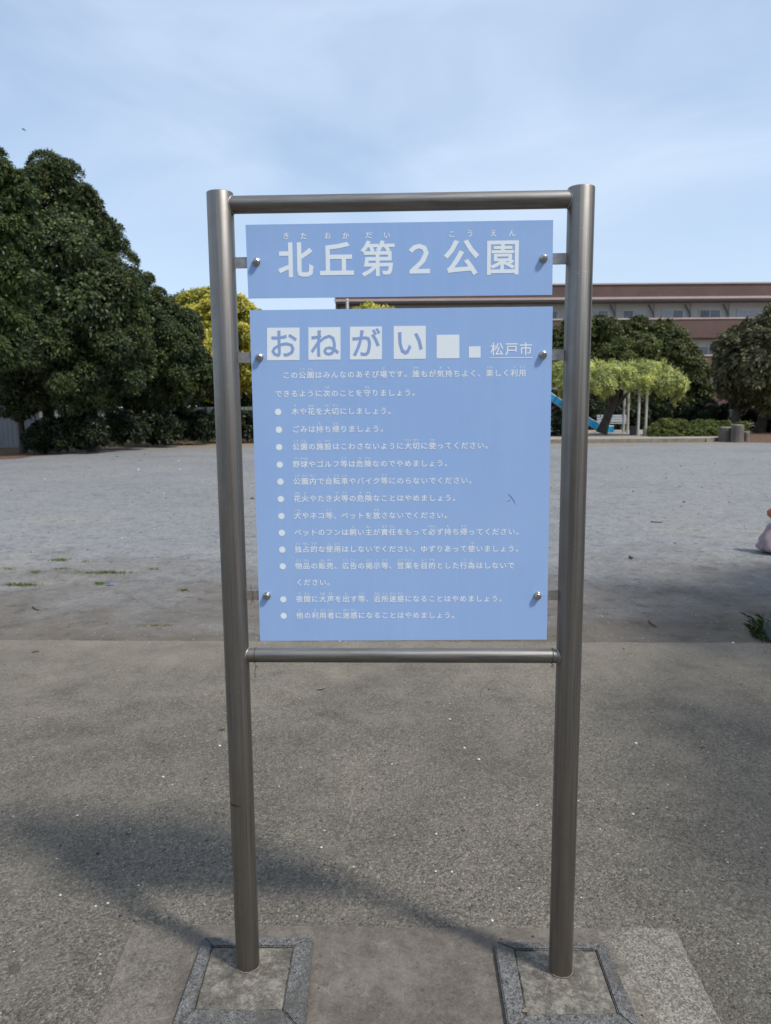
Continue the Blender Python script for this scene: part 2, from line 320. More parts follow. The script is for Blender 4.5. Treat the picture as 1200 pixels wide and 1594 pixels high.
# ------------------------------------------------------------------ mesh helpers
class MB:
    def __init__(s): s.v = []; s.f = []; s.mi = []; s.n = 0; s.sm = []
    def add(s, verts, faces, mi=0, smooth=False):
        s.v.extend([tuple(map(float, p)) for p in verts])
        for f in faces: s.f.append([i + s.n for i in f]); s.mi.append(mi); s.sm.append(smooth)
        s.n += len(verts)
    def box(s, x0, x1, y0, y1, z0, z1, mi=0):
        v = [(x, y, z) for z in (z0, z1) for y in (y0, y1) for x in (x0, x1)]
        s.add(v, [(0, 2, 3, 1), (4, 5, 7, 6), (0, 1, 5, 4), (2, 6, 7, 3), (0, 4, 6, 2), (1, 3, 7, 5)], mi)
    def beam(s, a, b, w, h, mi=0, up=(0, 0, 1)):
        a = np.array(a, float); b = np.array(b, float); d = b - a; d /= np.linalg.norm(d)
        upv = np.array(up, float)
        if abs(d @ upv) > 0.98: upv = np.array([0, 1.0, 0])
        x = np.cross(d, upv); x /= np.linalg.norm(x); y = np.cross(x, d)
        v = [p + x * i * w / 2 + y * j * h / 2 for p in (a, b) for i, j in ((-1, -1), (1, -1), (1, 1), (-1, 1))]
        s.add(v, [(0, 3, 2, 1), (4, 5, 6, 7), (0, 1, 5, 4), (1, 2, 6, 5), (2, 3, 7, 6), (3, 0, 4, 7)], mi)
    def tube(s, pts, rad, seg=12, mi=0, cap=True):
        pts = [np.array(p, float) for p in pts]; n = len(pts)
        rad = [rad] * n if isinstance(rad, (int, float)) else list(rad)
        v = []; px = None
        for i, p in enumerate(pts):
            d = pts[min(i + 1, n - 1)] - pts[max(i - 1, 0)]; d = d / (np.linalg.norm(d) + 1e-12)
            if px is None:
                a = np.array([0, 0, 1.0]) if abs(d[2]) < 0.9 else np.array([1.0, 0, 0]); px = np.cross(d, a)
            else: px = px - d * (px @ d)
            px = px / np.linalg.norm(px); q = np.cross(d, px)
            for k in range(seg):
                t = 2 * math.pi * k / seg; v.append(p + (px * math.cos(t) + q * math.sin(t)) * rad[i])
        f = [(i * seg + k, i * seg + (k + 1) % seg, (i + 1) * seg + (k + 1) % seg, (i + 1) * seg + k) for i in range(n - 1) for k in range(seg)]
        s.add(v, f, mi, True)
        if cap:
            s.add(v[:seg], [tuple(range(seg))[::-1]], mi); s.add(v[-seg:], [tuple(range(seg))], mi)
    def lathe(s, prof, c=(0, 0, 0), seg=24, mi=0, axis='z', wob=0.0):
        v = []
        ph = [1 + wob * random.uniform(-1, 1) for _ in range(seg)]
        for r, h in prof:
            for k in range(seg):
                t = 2 * math.pi * k / seg; a, b = r * ph[k] * math.cos(t), r * ph[k] * math.sin(t)
                v.append((c[0] + a, c[1] + b, c[2] + h) if axis == 'z' else (c[0] + a, c[1] - h, c[2] + b))
        n = len(prof)
        f = [(i * seg + k, i * seg + (k + 1) % seg, (i + 1) * seg + (k + 1) % seg, (i + 1) * seg + k) for i in range(n - 1) for k in range(seg)]
        s.add(v, f, mi, True); s.add(v[-seg:], [tuple(range(seg))], mi); s.add(v[:seg], [tuple(range(seg))[::-1]], mi)
    def poly(s, pts, z0, z1, mi=0):
        n = len(pts); v = [(p[0], p[1], z0) for p in pts] + [(p[0], p[1], z1) for p in pts]
        s.add(v, [tuple(range(n))[::-1], tuple(range(n, 2 * n))] + [(i, (i + 1) % n, n + (i + 1) % n, n + i) for i in range(n)], mi)
    def build(s, name, mats, parent=None, bevel=0.0, loc=None, fixn=True):
        me = bpy.data.meshes.new(name); me.from_pydata(s.v, [], s.f)
        for mt in (mats if isinstance(mats, (list, tuple)) else [mats]): me.materials.append(mt)
        me.polygons.foreach_set('material_index', s.mi); me.polygons.foreach_set('use_smooth', s.sm)
        if fixn or bevel:
            bm = bmesh.new(); bm.from_mesh(me)
            if bevel:
                bmesh.ops.remove_doubles(bm, verts=bm.verts, dist=1e-6)
                bmesh.ops.bevel(bm, geom=[e for e in bm.edges if len(e.link_faces) == 2 and e.calc_face_angle(0) > 0.5], offset=bevel, segments=2, affect='EDGES', clamp_overlap=True)
            bmesh.ops.recalc_face_normals(bm, faces=bm.faces); bm.to_mesh(me); bm.free()
        me.update(); o = bpy.data.objects.new(name, me); COL.objects.link(o)
        if parent: o.parent = parent
        if loc is not None: o.location = loc
        return o
def tag(o, label, cat, group=None):
    o['label'] = label; o['category'] = cat
    if group: o['group'] = group
    return o
def empty(name, loc, label, cat, group=None, rz=0.0):
    o = bpy.data.objects.new(name, None); COL.objects.link(o); o.location = loc; o.rotation_euler = (0, 0, rz); o.empty_display_size = 0.2
    return tag(o, label, cat, group)
def struct(o, kind='structure'):
    o['kind'] = kind; return o

# leaves: many small quads from numpy
def quads_object(name, V, mat, parent=None, loc=(0, 0, 0)):
    n = len(V) // 4; me = bpy.data.meshes.new(name)
    me.vertices.add(n * 4); me.vertices.foreach_set('co', (V - np.array(loc)).astype(np.float32).ravel())
    me.loops.add(n * 4); me.loops.foreach_set('vertex_index', np.arange(n * 4, dtype=np.int32))
    me.polygons.add(n); me.polygons.foreach_set('loop_start', np.arange(0, n * 4, 4, dtype=np.int32))
    me.materials.append(mat); me.update(calc_edges=True)
    o = bpy.data.objects.new(name, me); COL.objects.link(o)
    if parent: o.parent = parent
    else: o.location = loc
    return o
def unit(a): return a / (np.linalg.norm(a, axis=-1, keepdims=True) + 1e-9)
def rosettes(C, N, k, ln, wd, spread=(0.25, 1.05), jitter=0.25):
    n = len(C); C = np.repeat(C, k, 0); N = np.repeat(unit(N), k, 0)
    a = unit(np.cross(N, rng.normal(size=(n * k, 3)))); t = rng.uniform(*spread, size=(n * k, 1))
    d = unit(a * np.cos(t) + N * np.sin(t)); l = ln * rng.uniform(0.6, 1.25, size=(n * k, 1)); w = wd * rng.uniform(0.7, 1.3, size=(n * k, 1))
    sd = unit(np.cross(d, N)); base = C + rng.normal(size=(n * k, 3)) * ln * jitter
    droop = np.array([0, 0, -0.18]) * l
    V = np.stack([base, base + d * l * 0.5 + sd * w, base + d * l + droop, base + d * l * 0.5 - sd * w], 1)
    return V.reshape(-1, 3)
def lobe_points(lobes, n, inner=0.3, puff=0.34):
    A = np.array(lobes, float); r = A[:, 3:6].mean(1); p = r ** 2; p /= p.sum()
    # puffs: smaller leaf clumps on the surface of every lobe
    pc, pr, pd = [], [], []
    for q, rr in zip(A, r):
        m_ = max(10, int(2.6 / puff ** 2)); d = unit(rng.normal(size=(m_, 3)))
        c = q[:3] + d * q[3:6] * rng.uniform(0.74, 0.95, (m_, 1))
        keep = np.ones(m_, bool)
        for o_ in A:
            if o_ is q: continue
            keep &= (((c - o_[:3]) / o_[3:6]) ** 2).sum(1) > 0.62
        pc.append(c[keep]); pd.append(d[keep]); pr.append(rr * puff * rng.uniform(0.65, 1.25, keep.sum()))
    pc = np.concatenate(pc); pd = np.concatenate(pd); pr = np.concatenate(pr)
    w = pr ** 2; w /= w.sum(); ni = int(n * inner); no = n - ni
    idx = rng.choice(len(pc), size=no, p=w)
    d = unit(rng.normal(size=(no, 3)) + pd[idx] * 0.75 + np.array([0, 0, 0.45]))
    C = pc[idx] + d * pr[idx][:, None] * rng.uniform(0.82, 1.08, (no, 1)) * np.array([1.0, 1.0, 0.85])
    N = unit(d + np.array([0, 0, 0.3]))
    ii = rng.choice(len(A), size=ni, p=p); di = unit(rng.normal(size=(ni, 3)))
    Ci = A[ii, :3] + di * A[ii, 3:6] * rng.uniform(0.55, 0.84, (ni, 1))
    return np.concatenate([C, Ci]), np.concatenate([N, di]), no
def pxl(Y, items):
    out = []
    for it in items:
        px, py, r = it[:3]; dy = it[3] if len(it) > 3 else 0.0; sq = it[4] if len(it) > 4 else 1.0
        p = P(px, py, Y + dy); rr = r * Y / FPX
        out.append((p[0], p[1], p[2], rr, rr, rr * sq))
    return out
def limbs(mb, base, top, lobes, r0, nl=7, lean=0.0):
    base = np.array(base, float); top = np.array(top, float)
    pts = [base + (top - base) * t + np.array([math.sin(t * 5 + base[0]) * 0.06, math.cos(t * 4) * 0.06, 0]) * (0 if t == 0 else 1) * r0 * 6 for t in np.linspace(0, 1, 7)]
    mb.tube(pts, [r0 * q for q in (1.35, 1.0, 0.92, 0.84, 0.7, 0.5, 0.3)], 10)
    for i, q in enumerate(sorted(lobes, key=lambda q: q[2])[:nl]):
        t = 0.35 + 0.55 * i / max(1, nl); a = base + (top - base) * t; b = np.array(q[:3])
        mid = a * 0.5 + b * 0.5 + np.array([0, 0, -0.1])
        mb.tube([a, mid, b], [r0 * 0.42, r0 * 0.28, r0 * 0.1], 7)
def tree(label, base, lobes, n, k, ln, wd, mat, r0=0.2, top=None, group=None, trunks=None, name='tree', cat='tree', inner=0.35, spread=(0.25, 1.05), nl=7):
    root = empty(name, base, label, cat, group)
    C, N, no = lobe_points(lobes, n, inner); V = np.concatenate([rosettes(C[:no], N[:no], k, ln, wd, spread), rosettes(C[no:], N[no:], 5, ln * 1.4, wd * 2.2, spread)])
    quads_object('crown', V, mat, root, base)
    mb = MB(); b = np.array(base, float); A = np.array(lobes)
    if top is None: top = (A[:, 0].mean() * 0.6 + b[0] * 0.4, A[:, 1].mean(), A[:, 2].mean())
    if trunks is None: trunks = [(b, top, r0)]
    for (p, q, rr) in trunks: limbs(mb, np.array(p) - b, np.array(q) - b, [tuple(np.array(l[:3]) - b) + tuple(l[3:]) for l in lobes], rr, nl)
    mb.build('trunk', M_bark, root)
    return root

# ================================================================== GROUND
PZ = -0.03                                                          # playground level, a small step below the pavement
mb = MB(); NX = 40
xs = np.linspace(-300, 300, 2); mb.add([(-300, -300, PZ), (300, -300, PZ), (300, 400, PZ), (-300, 400, PZ)], [(0, 1, 2, 3)])
struct(mb.build('ground', M_dirt))
e0, e1 = G(0, 996), G(1080, 1000); dirn = (e1 - e0) / np.linalg.norm(e1 - e0)
a = e0 - dirn * 14; b = e1 + dirn * 14
edge_pts = [a + (b - a) * t + np.array([0, rng.normal() * 0.006, 0]) for t in np.linspace(1, 0, 420)]
mb = MB(); mb.poly([(a[0], -14), (b[0], -14)] + [(p[0], p[1]) for p in edge_pts], PZ - 0.1, 0.0)
struct(mb.build('pavement', M_pave, bevel=0.006))
# reddish soil bed under the left trees, ragged edge
def sheet(name, pts, z, mat, rag=0.25, sub=10):
    q = []
    for i in range(len(pts)):
        p0 = np.array(pts[i][:2]); p1 = np.array(pts[(i + 1) % len(pts)][:2])
        for t in np.arange(sub) / sub: q.append(p0 + (p1 - p0) * t + rng.normal(size=2) * rag)
    m_ = MB(); m_.add([(p[0], p[1], z) for p in q], [tuple(range(len(q)))]); return struct(m_.build(name, mat))
sheet('soil_bed', [G(-420, 730), G(0, 714), G(120, 703), G(210, 695.5), G(300, 690.5), G(400, 689), G(640, 686), G(640, 672), (-18, 60), (-60, 40)], PZ + 0.004, M_soil, 0.14)
sheet('soil_bed', [G(1085, 686.5), G(1130, 687), G(1330, 690), G(1330, 668), G(1085, 672)], PZ + 0.005, M_soil, 0.12)

# ================================================================== SIGN
S0 = dict(x0=0.037409, d=1.82419, yaw=-0.0325548, s=0.414484)
Zb1, Zb2, Zb3, ZP1t, ZP1b, ZP2t, ZP2b, Zbar1, Zbar2 = 1.83147, 1.61378, 1.03559, 1.91675, 1.75060, 1.72394, 0.92019, 1.96128, 0.88074
UB, UP = 0.33263, 0.35528
sign = empty('park_sign', (S0['x0'], S0['d'], 0.0), 'tall steel framed park notice board with two blue Japanese text panels', 'sign', None, S0['yaw'])
cu, su = math.cos(S0['yaw']), math.sin(S0['yaw']); SO = np.array([S0['x0'], S0['d'], 0.0])
ex, ey = np.array([cu, su, 0]), np.array([-su, cu, 0])
def UV(px, py, off=-0.006):                                        # photo pixel -> (u, z) on the panel face
    d = ray(px, py); t = ((SO + ey * off - CP) @ ey) / (d @ ey); p = CP + d * t - SO; return float(p @ ex), float(p[2])
RP, RB1, RB2 = 0.03060, 0.0198, 0.0180
TOPL, TOPR = UV(343, 300, 0)[1], UV(905, 292, 0)[1]
for u, tz in ((-S0['s'], TOPL), (S0['s'], TOPR)):
    mb = MB(); n = 64
    mb.lathe([(RP, -0.05), (RP, 0.3), (RP, 0.8), (RP, 1.4), (RP, tz - 0.002), (RP - 0.0008, tz - 0.0005), (RP - 0.003, tz + 0.0003)], (u, 0, 0), n)
    mb.build('post', M_post, sign)
for z, rb in ((Zbar1, RB1), (Zbar2, RB2)):
    h = S0['s'] - 0.012
    mb = MB(); mb.tube([(-h, 0, z), (-h * 0.5, 0, z), (0, 0, z), (h * 0.5, 0, z), (h, 0, z)], rb, 48); o = mb.build('crossbar', M_bar, sign)
    # weld beads where the bar is coped onto the posts
    for sg in (-1, 1):
        pts = []
        for k in range(41):
            t = 2 * math.pi * k / 40; yb = math.cos(t) * (rb + 0.0004); zb = z + math.sin(t) * (rb + 0.0004)
            xb = sg * (S0['s'] - math.sqrt(max(0, RP ** 2 - yb ** 2))) - sg * 0.0004
            pts.append((xb, yb, zb))
        mb = MB(); mb.tube(pts, 0.0012, 6, cap=False); mb.build('weld_bead', M_brk, sign)
def corner(*q): return [UV(*p) for p in q]
def panel(name, c):
    # c: TL TR BR BL in (u, z)
    mb = MB(); f = [(u, -0.006, z) for u, z in c]; k = [(u, -0.003, z) for u, z in c]
    mb.add(f, [(0, 1, 2, 3)], 0); mb.add(k, [(3, 2, 1, 0)], 1)
    mb.add(f + k, [(i, i + 4, (i + 1) % 4 + 4, (i + 1) % 4) for i in range(4)], 1)
    return mb.build(name, [M_panel, M_panel_edge], sign)
name_panel = panel('name_panel', corner((382, 350), (861, 342.5), (859.5, 459), (386.5, 464.5)))
notice_panel = panel('notice_panel', corner((388.5, 483), (860.5, 477), (851, 995.5), (405, 997.5)))

# lettering from the built-in font
_gc = {}
def glyph_mesh(ch, off):
    if (ch, off) in _gc: return _gc[(ch, off)]
    c = bpy.data.curves.new('lettering', 'FONT'); c.body = ch; c.size = 1.0; c.resolution_u = 2; c.bevel_depth = off; c.bevel_resolution = 1 if off > 0.015 else 0; c.fill_mode = 'FRONT' if off else 'FRONT'
    o = bpy.data.objects.new('lettering', c); COL.objects.link(o)
    bpy.context.view_layer.update(); dg = bpy.context.evaluated_depsgraph_get()
    me = bpy.data.meshes.new_from_object(o.evaluated_get(dg))
    zm = max([q.co.z for q in me.vertices] + [0]); v = [(q.co.x, q.co.y, q.co.z) for q in me.vertices if True]; f = [list(p.vertices) for p in me.polygons]
    bpy.data.objects.remove(o); bpy.data.curves.remove(c); bpy.data.meshes.remove(me)
    _gc[(ch, off)] = (v, f); return v, f
FACE = -0.0064
def put(mb, ch, u, z, size, off=0.0, y=FACE, mi=0, sx=1.0):
    # u, z: centre of the em box (ideographic centre is about 0.5, 0.38)
    v, f = glyph_mesh(ch, off)
    mb.add([(u + (a - 0.5) * size * sx, y - h_ * size * 0.02, z + (b - 0.38) * size) for a, b, h_ in v], f, mi)
def put_line(mb, text, l, r, pitch, scale=0.93, off=0.0, n=None):
    (ul, zl), (ur, zr) = UV(*l), UV(*r); sl_ = (zr - zl) / (ur - ul)
    cs = []
    for i, ch in enumerate(text):
        u = ul + pitch * (i + 0.5); z = zl + sl_ * (u - ul); put(mb, ch, u, z, pitch * scale, off); cs.append((u, z))
    return cs
# -- name panel
mb = MB()
for ch, px, py in (('北', 460, 404.5), ('丘', 524.2, 403.5), ('第', 588, 402.5), ('２', 653, 402.5), ('公', 717.8, 400.5), ('園', 782.6, 400)):
    u, z = UV(px, py); put(mb, ch, u, z, 0.0835, 0.017 if ch in '園第' else 0.023)
for ch, px, py in (('き', 445, 367.5), ('た', 472.7, 367.5), ('お', 510, 367), ('か', 538, 367), ('だ', 574, 366), ('い', 602, 366), ('こ', 703, 364.5), ('う', 731.5, 363.5), ('え', 768, 363), ('ん', 797, 363)):
    u, z = UV(px, py); put(mb, ch, u, z, 0.0165, 0.016)
mb.build('name_lettering', M_white, name_panel)
# -- heading squares
def rect(mb, x0, y0, x1, y1, y=FACE, mi=0):
    q = [UV(*p) for p in ((x0, y0), (x1, y0 - (x1 - x0) * 0.008), (x1, y1 - (x1 - x0) * 0.008), (x0, y1))]
    mb.add([(u, y, z) for u, z in q], [(3, 2, 1, 0)], mi)
for ch, x0, y0, x1, y1 in (('お', 415.7, 510.3, 466.3, 561), ('ね', 480, 509.6, 530, 560.2), ('が', 544.5, 508.6, 594.5, 559.8), ('い', 612.7, 507.6, 662.7, 559), (None, 679.5, 521.3, 715, 558), (None, 729.7, 539.2, 748, 557)):
    mb = MB(); rect(mb, x0, y0, x1, y1)
    if ch:
        u, z = UV((x0 + x1) / 2, (y0 + y1) / 2 - 0.5); put(mb, ch, u, z, 0.0705, 0.010, FACE - 0.0004, 1)
    mb.build('heading_square', [M_white, M_lblue], notice_panel)
mb = MB()
for ch, px in (('松', 773.3), ('戸', 796.3), ('市', 818.3)):
    u, z = UV(px, 543.5 - (px - 773) * 0.008); put(mb, ch, u, z, 0.0315, 0.012)
rect(mb, 762, 556.6, 829, 557.8)
mb.build('city_lettering', M_white, notice_panel)
# -- rules
uL, _ = UV(439.6, 584); uR, _ = UV(819.3, 580.5); PITCHT = (uR - uL) / 29.95
LINES = [('この公園はみんなのあそび場です。誰もが気持ちよく、楽しく利用', 439.2, 584.3, 580.3, None), ('できるように次のことを守りましょう。', 427, 613.2, 609.7, None),
 ('木や花を大切にしましょう。', 453, 640.7, 638.0, 432.9), ('ごみは持ち帰りましょう。', 454, 668.4, 666.0, 434), ('公園の施設はこわさないように大切に使ってください。', 454.5, 695.5, 692.7, 434.4),
 ('野球やゴルフ等は危険なのでやめましょう。', 454.8, 722.8, 720.2, 435.4), ('公園内で自転車やバイク等にのらないでください。', 456, 749.3, 747.2, 436.4), ('花火やたき火等の危険なことはやめましょう。', 456.5, 776.3, 774.4, 437.1),
 ('犬やネコ等、ペットを放さないでください。', 457, 802.8, 801.4, 438), ('ペットのフンは飼い主が責任をもって必ず持ち帰ってください。', 457.5, 828.8, 827.4, 438.6), ('独占的な使用はしないでください。ゆずりあって使いましょう。', 458, 855.0, 853.9, 439.3),
 ('物品の販売、広告の掲示等、営業を目的とした行為はしないで', 458.8, 881.0, 880.0, 440), ('ください。', 460, 906.6, 905.9, None), ('夜間に大声を出す等、近所迷惑になることはやめましょう。', 460, 932.4, 931.7, 440.9), ('他の利用者に迷惑になることはやめましょう。', 460.5, 958.0, 957.4, 441.5)]
RD = dict(zip('公園場誰気持楽利用次守木花切帰施設使野球等危険内自転車犬放飼主責任必独占的物品販売広告掲示営業目行為夜間声出近所迷惑他者火大',
 'こう えん ば だれ き も たの り よう つぎ まも き はな せつ かえ し せつ つか や きゅう とう き けん ない じ てん しゃ いぬ はな か ぬし せき にん かなら どく せん てき ぶつ ぴん はん ばい こう こく けい じ えい ぎょう もく こう い や かん ごえ だ きん じょ めい わく た しゃ び たい'.split()))
for li, (tx, lx, ly, ry, bx) in enumerate(LINES):
    mb = MB(); cs = put_line(mb, tx, (lx, ly), (lx + 380, ry), PITCHT, 0.92, 0.018)
    for i, (ch, (u, z)) in enumerate(zip(tx, cs)):
        rd = RD.get(ch)
        if rd and li == 10 and ch == '使' and i < 6: rd = 'し'
        if rd and li == 13 and ch == '大': rd = 'おお'
        if not rd: continue
        w = min(0.36, 1.02 / len(rd)) * PITCHT
        for j, rc in enumerate(rd): put(mb, rc, u + (j - (len(rd) - 1) / 2) * w, z + PITCHT * 0.70, w * 1.02, 0.014)
    mb.build('rule_text', M_white, notice_panel, fixn=False)
for (tx, lx, ly, ry, bx) in LINES:
    if bx is None: continue
    u, z = UV(bx, ly + 0.6); r = 0.00785
    mb = MB(); mb.add([(u + r * math.cos(t), FACE, z + r * math.sin(t)) for t in np.linspace(0, 2 * math.pi, 29)[:-1]], [tuple(range(28))]); mb.build('bullet', M_white, notice_panel)
# scuff on the notice
mb = MB(); pts = [UV(*q) for q in ((791, 768), (796, 773), (800, 779), (802, 785))]
mb.tube([(u, FACE, z) for u, z in pts], [0.0003, 0.0006, 0.0005, 0.0002], 5); pts = [UV(*q) for q in ((790, 780), (794, 778))]
mb.tube([(u, FACE, z) for u, z in pts], [0.0004, 0.0006], 5); mb.build('scuff_mark', simple('scuff_grey', (0.23, 0.31, 0.52), 0.7), notice_panel)
# brackets and bolts
for zrow, (l, r), hh in ((Zb1, ((398, 407), (847, 401.5)), 0.0125), (Zb2, ((403, 556), (846, 552)), 0.0125), (Zb3, ((414.5, 928.5), (837.5, 928.5)), 0.0125)):
    for sg, q in ((-1, l), (1, r)):
        u, z = UV(q[0], q[1], -0.014)
        mb = MB(); x0, x1 = sorted((sg * (UB - 0.02), sg * (S0['s'] - RP + 0.006))); mb.box(x0, x1, -0.0028, 0.0022, z - hh, z + hh); mb.build('bracket', M_brk, sign, 0.0008)
        mb = MB()
        mb.lathe([(0.0095, 0.006), (0.0095, 0.0075), (0.0088, 0.0082), (0.0060, 0.0083)], (u, 0, z), 28, axis='y')   # washer
        hexr = []
        for k in range(6): hexr.append((math.cos(R(60 * k + 12)), math.sin(R(60 * k + 12))))
        def ring(rad, h, blend):
            out_ = []
            for k in range(24):
                t = 2 * math.pi * k / 24 + R(12); seg_ = (t - R(12)) % R(60) - R(30); rh = math.cos(R(30)) / math.cos(seg_); rr = rad * (rh * (1 - blend) + blend * 0.93)
                out_.append((u + rr * math.cos(t), -h, z + rr * math.sin(t)))
            return out_
        rings = [ring(0.0082, 0.0082, 0), ring(0.0082, 0.0132, 0), ring(0.0078, 0.0142, 0.7), ring(0.0058, 0.0156, 1), ring(0.003, 0.0160, 1)]
        vv = sum(rings, []); ff = [(i * 24 + k, i * 24 + (k + 1) % 24, (i + 1) * 24 + (k + 1) % 24, (i + 1) * 24 + k) for i in range(4) for k in range(24)]
        mb.add(vv, ff); mb.add(rings[-1], [tuple(range(24))]); mb.build('bolt', M_bolt, sign)
def LW(u, y, z): return SO + ex * u + ey * y + np.array([0, 0, z])
# tie wires
def wire(label, groups, name='tie_wire', straw=None):
    root = empty(name, LW(*groups[0][0]), label, 'wire', 'wire ties left on the sign frame'); o0 = LW(*groups[0][0])
    mb = MB()
    for g in groups: mb.tube([LW(*q) - o0 for q in g], 0.0008, 6)
    mb.build('wire_strand', M_wire, root)
    if straw:
        mb = MB()
        for g in straw: mb.tube([LW(*q) - o0 for q in g], 0.0009, 5)
        mb.build('dry_stalk', M_straw, root)
def loop(u, rad, z, sk=0.0, n=28): return [(u + sk * math.sin(2 * math.pi * k / n), rad * math.cos(2 * math.pi * k / n), z + rad * math.sin(2 * math.pi * k / n)) for k in range(n + 1)]
uw, zw = UV(395.2, 1031, -0.02); ul = uw
wire('rusty wire loop with a dangling knotted tail round the left end of the lower bar', [loop(ul, RB2 + 0.001, Zbar2, 0.001), [(ul + 0.001, -0.019, Zbar2 - 0.012), (ul + 0.003, -0.017, Zbar2 - 0.022), (ul + 0.004, -0.016, Zbar2 - 0.027), (ul + 0.001, -0.015, Zbar2 - 0.033), (ul, -0.015, Zbar2 - 0.042), (ul + 0.0015, -0.015, Zbar2 - 0.050), (ul - 0.003, -0.015, Zbar2 - 0.054)],
      [(ul + 0.003, -0.019, Zbar2 - 0.023), (ul + 0.008, -0.018, Zbar2 - 0.0215), (ul + 0.0075, -0.014, Zbar2 - 0.026), (ul + 0.0035, -0.015, Zbar2 - 0.0265), (ul + 0.0055, -0.021, Zbar2 - 0.0245)]])
uw, _ = UV(861, 1031, -0.02)
wire('rusty wire loop with a small curl round the right end of the lower bar', [loop(uw, RB2 + 0.001, Zbar2, 0.0015), [(uw, -0.012, Zbar2 - 0.017), (uw - 0.003, -0.014, Zbar2 - 0.024), (uw + 0.001, -0.014, Zbar2 - 0.027), (uw + 0.003, -0.014, Zbar2 - 0.023), (uw - 0.001, -0.014, Zbar2 - 0.020), (uw + 0.004, -0.014, Zbar2 - 0.018)]])
u0, z0 = UV(393, 920, -0.005)
wire('wire with dry brown stalks hanging from the lower left panel bracket', [[(u0 - 0.003, -0.004, z0 + 0.014), (u0 - 0.004, -0.006, z0 + 0.004), (u0, -0.006, z0 - 0.004), (u0 + 0.001, -0.006, z0 - 0.016), (u0 - 0.001, -0.006, z0 - 0.024)]], straw=[
      [(u0 + 0.001, -0.006, z0 - 0.016), (u0 - 0.003, -0.006, z0 - 0.026), (u0 - 0.004, -0.006, z0 - 0.036)], [(u0 + 0.001, -0.006, z0 - 0.02), (u0 + 0.002, -0.006, z0 - 0.03), (u0 + 0.007, -0.007, z0 - 0.04)], [(u0, -0.006, z0 - 0.022), (u0 + 0.004, -0.004, z0 - 0.028), (u0 + 0.008, -0.004, z0 - 0.030)], [(u0, -0.007, z0 - 0.014), (u0 + 0.005, -0.007, z0 - 0.018), (u0 - 0.005, -0.007, z0 - 0.03)]])

# ================================================================== FOUNDATIONS
PADZ = 0.012
q = [G(205, 1437, PADZ), G(1050, 1443, PADZ), G(1135, 1610, PADZ), G(139, 1610, PADZ)]
q[2] = q[1] + (q[2] - q[1]) * 2.2; q[3] = q[0] + (q[3] - q[0]) * 2.2
# slightly irregular outline
def rough_poly(pts, sub, amp):
    o_ = []
    for i in range(len(pts)):
        p0 = np.array(pts[i][:2]); p1 = np.array(pts[(i + 1) % len(pts)][:2])
        for t in np.arange(sub) / sub: o_.append(p0 + (p1 - p0) * t + (rng.normal(size=2) * amp if t > 0 else 0))
    return o_
mb = MB(); mb.poly(rough_poly(q, 14, 0.0022), -0.04, PADZ); struct(mb.build('concrete_pad', M_pad, bevel=0.007))
FZ = 0.026
def foundation(label, outer, inner, fx):
    # outer/inner: back-left, back-right, front-right, front-left photo pixels
    O = [G(*p, FZ)[:2] for p in outer]; I = [G(*p, FZ)[:2] for p in inner]
    c = np.mean(I, 0); root = empty('post_foundation', (c[0], c[1], 0), label, 'foundation', 'stone edged footings of the sign posts')
    for i in range(4):
        j = (i + 1) % 4
        p = [O[i], O[j], I[j], I[i]]; g = 0.0012 * unit(np.array(O[j]) - np.array(O[i]))
        p = [p[0] + g, p[1] - g, p[2] - g, p[3] + g]
        mb = MB(); mb.poly([x - c for x in p], -0.05, FZ + (0.0006 * i)); mb.build('granite_edge', M_granite, root, 0.003)
    k = [np.array(x) - c for x in I]; k = [x * 0.985 for x in k]
    mb = MB(); mb.poly(rough_poly(k, 10, 0.001), -0.05, FZ - 0.004); mb.build('concrete_infill', M_infill, root, 0.002)
    mb = MB(); mb.poly([x * 0.999 for x in [np.array(x) - c for x in I]], -0.05, FZ - 0.010); mb.build('joint_mortar', simple('joint_dark', (0.05, 0.045, 0.038), 0.95), root)
    # sealant ring round the post
    pc = SO + ex * fx; pts = []
    for t in np.linspace(0, 2 * math.pi, 33): pts.append((pc[0] - c[0] + math.cos(t) * (RP + 0.001), pc[1] - c[1] + math.sin(t) * (RP + 0.001), FZ - 0.002 + random.uniform(-0.001, 0.001)))
    mb = MB(); mb.tube(pts, [random.uniform(0.0010, 0.0021) for _ in pts], 7, cap=False); mb.build('sealant_ring', M_seal, root)
    return root
foundation('stone edged footing under the left post, stained concrete infill', [(317, 1458), (488, 1458.5), (474, 1612), (262, 1612)], [(330, 1472), (457, 1472), (439.5, 1571.5), (301.5, 1570.5)], -S0['s'])
foundation('stone edged footing under the right post, cracked darker infill', [(769, 1465), (941, 1467), (1006, 1614), (793, 1612)], [(800, 1476.5), (927.5, 1477.5), (962.5, 1577.5), (818.5, 1579)], S0['s'])

# ================================================================== LEFT TREES
GZ = PZ
def gb(px, Y, z=GZ): p = P(px, 700, Y); return (p[0], Y, z)
tA = pxl(19, [(-12, 292, 50), (22, 306, 30), (-40, 350, 70), (10, 370, 44), (20, 430, 34), (-30, 450, 60), (5, 490, 36), (-40, 540, 55), (0, 545, 32)])
tree('leafiest tree at the left picture edge, its crown cut by the frame', gb(-75, 19), tA, 24000, 7, 0.105, 0.019, M_leaf_mid, 0.24, group='big evergreens along the left side')
tB = pxl(26, [(75, 312, 56), (30, 335, 55, -0.3), (112, 352, 50), (95, 395, 72, -1.0), (142, 412, 50), (20, 430, 75), (165, 465, 52, 0.5), (130, 480, 75, -1.2), (60, 520, 80, -1.0), (188, 515, 48), (110, 565, 60, -0.8), (180, 570, 50), (30, 590, 55), (135, 610, 38), (200, 455, 26), (130, 312, 22), (55, 288, 26), (98, 285, 22), (168, 372, 24)])
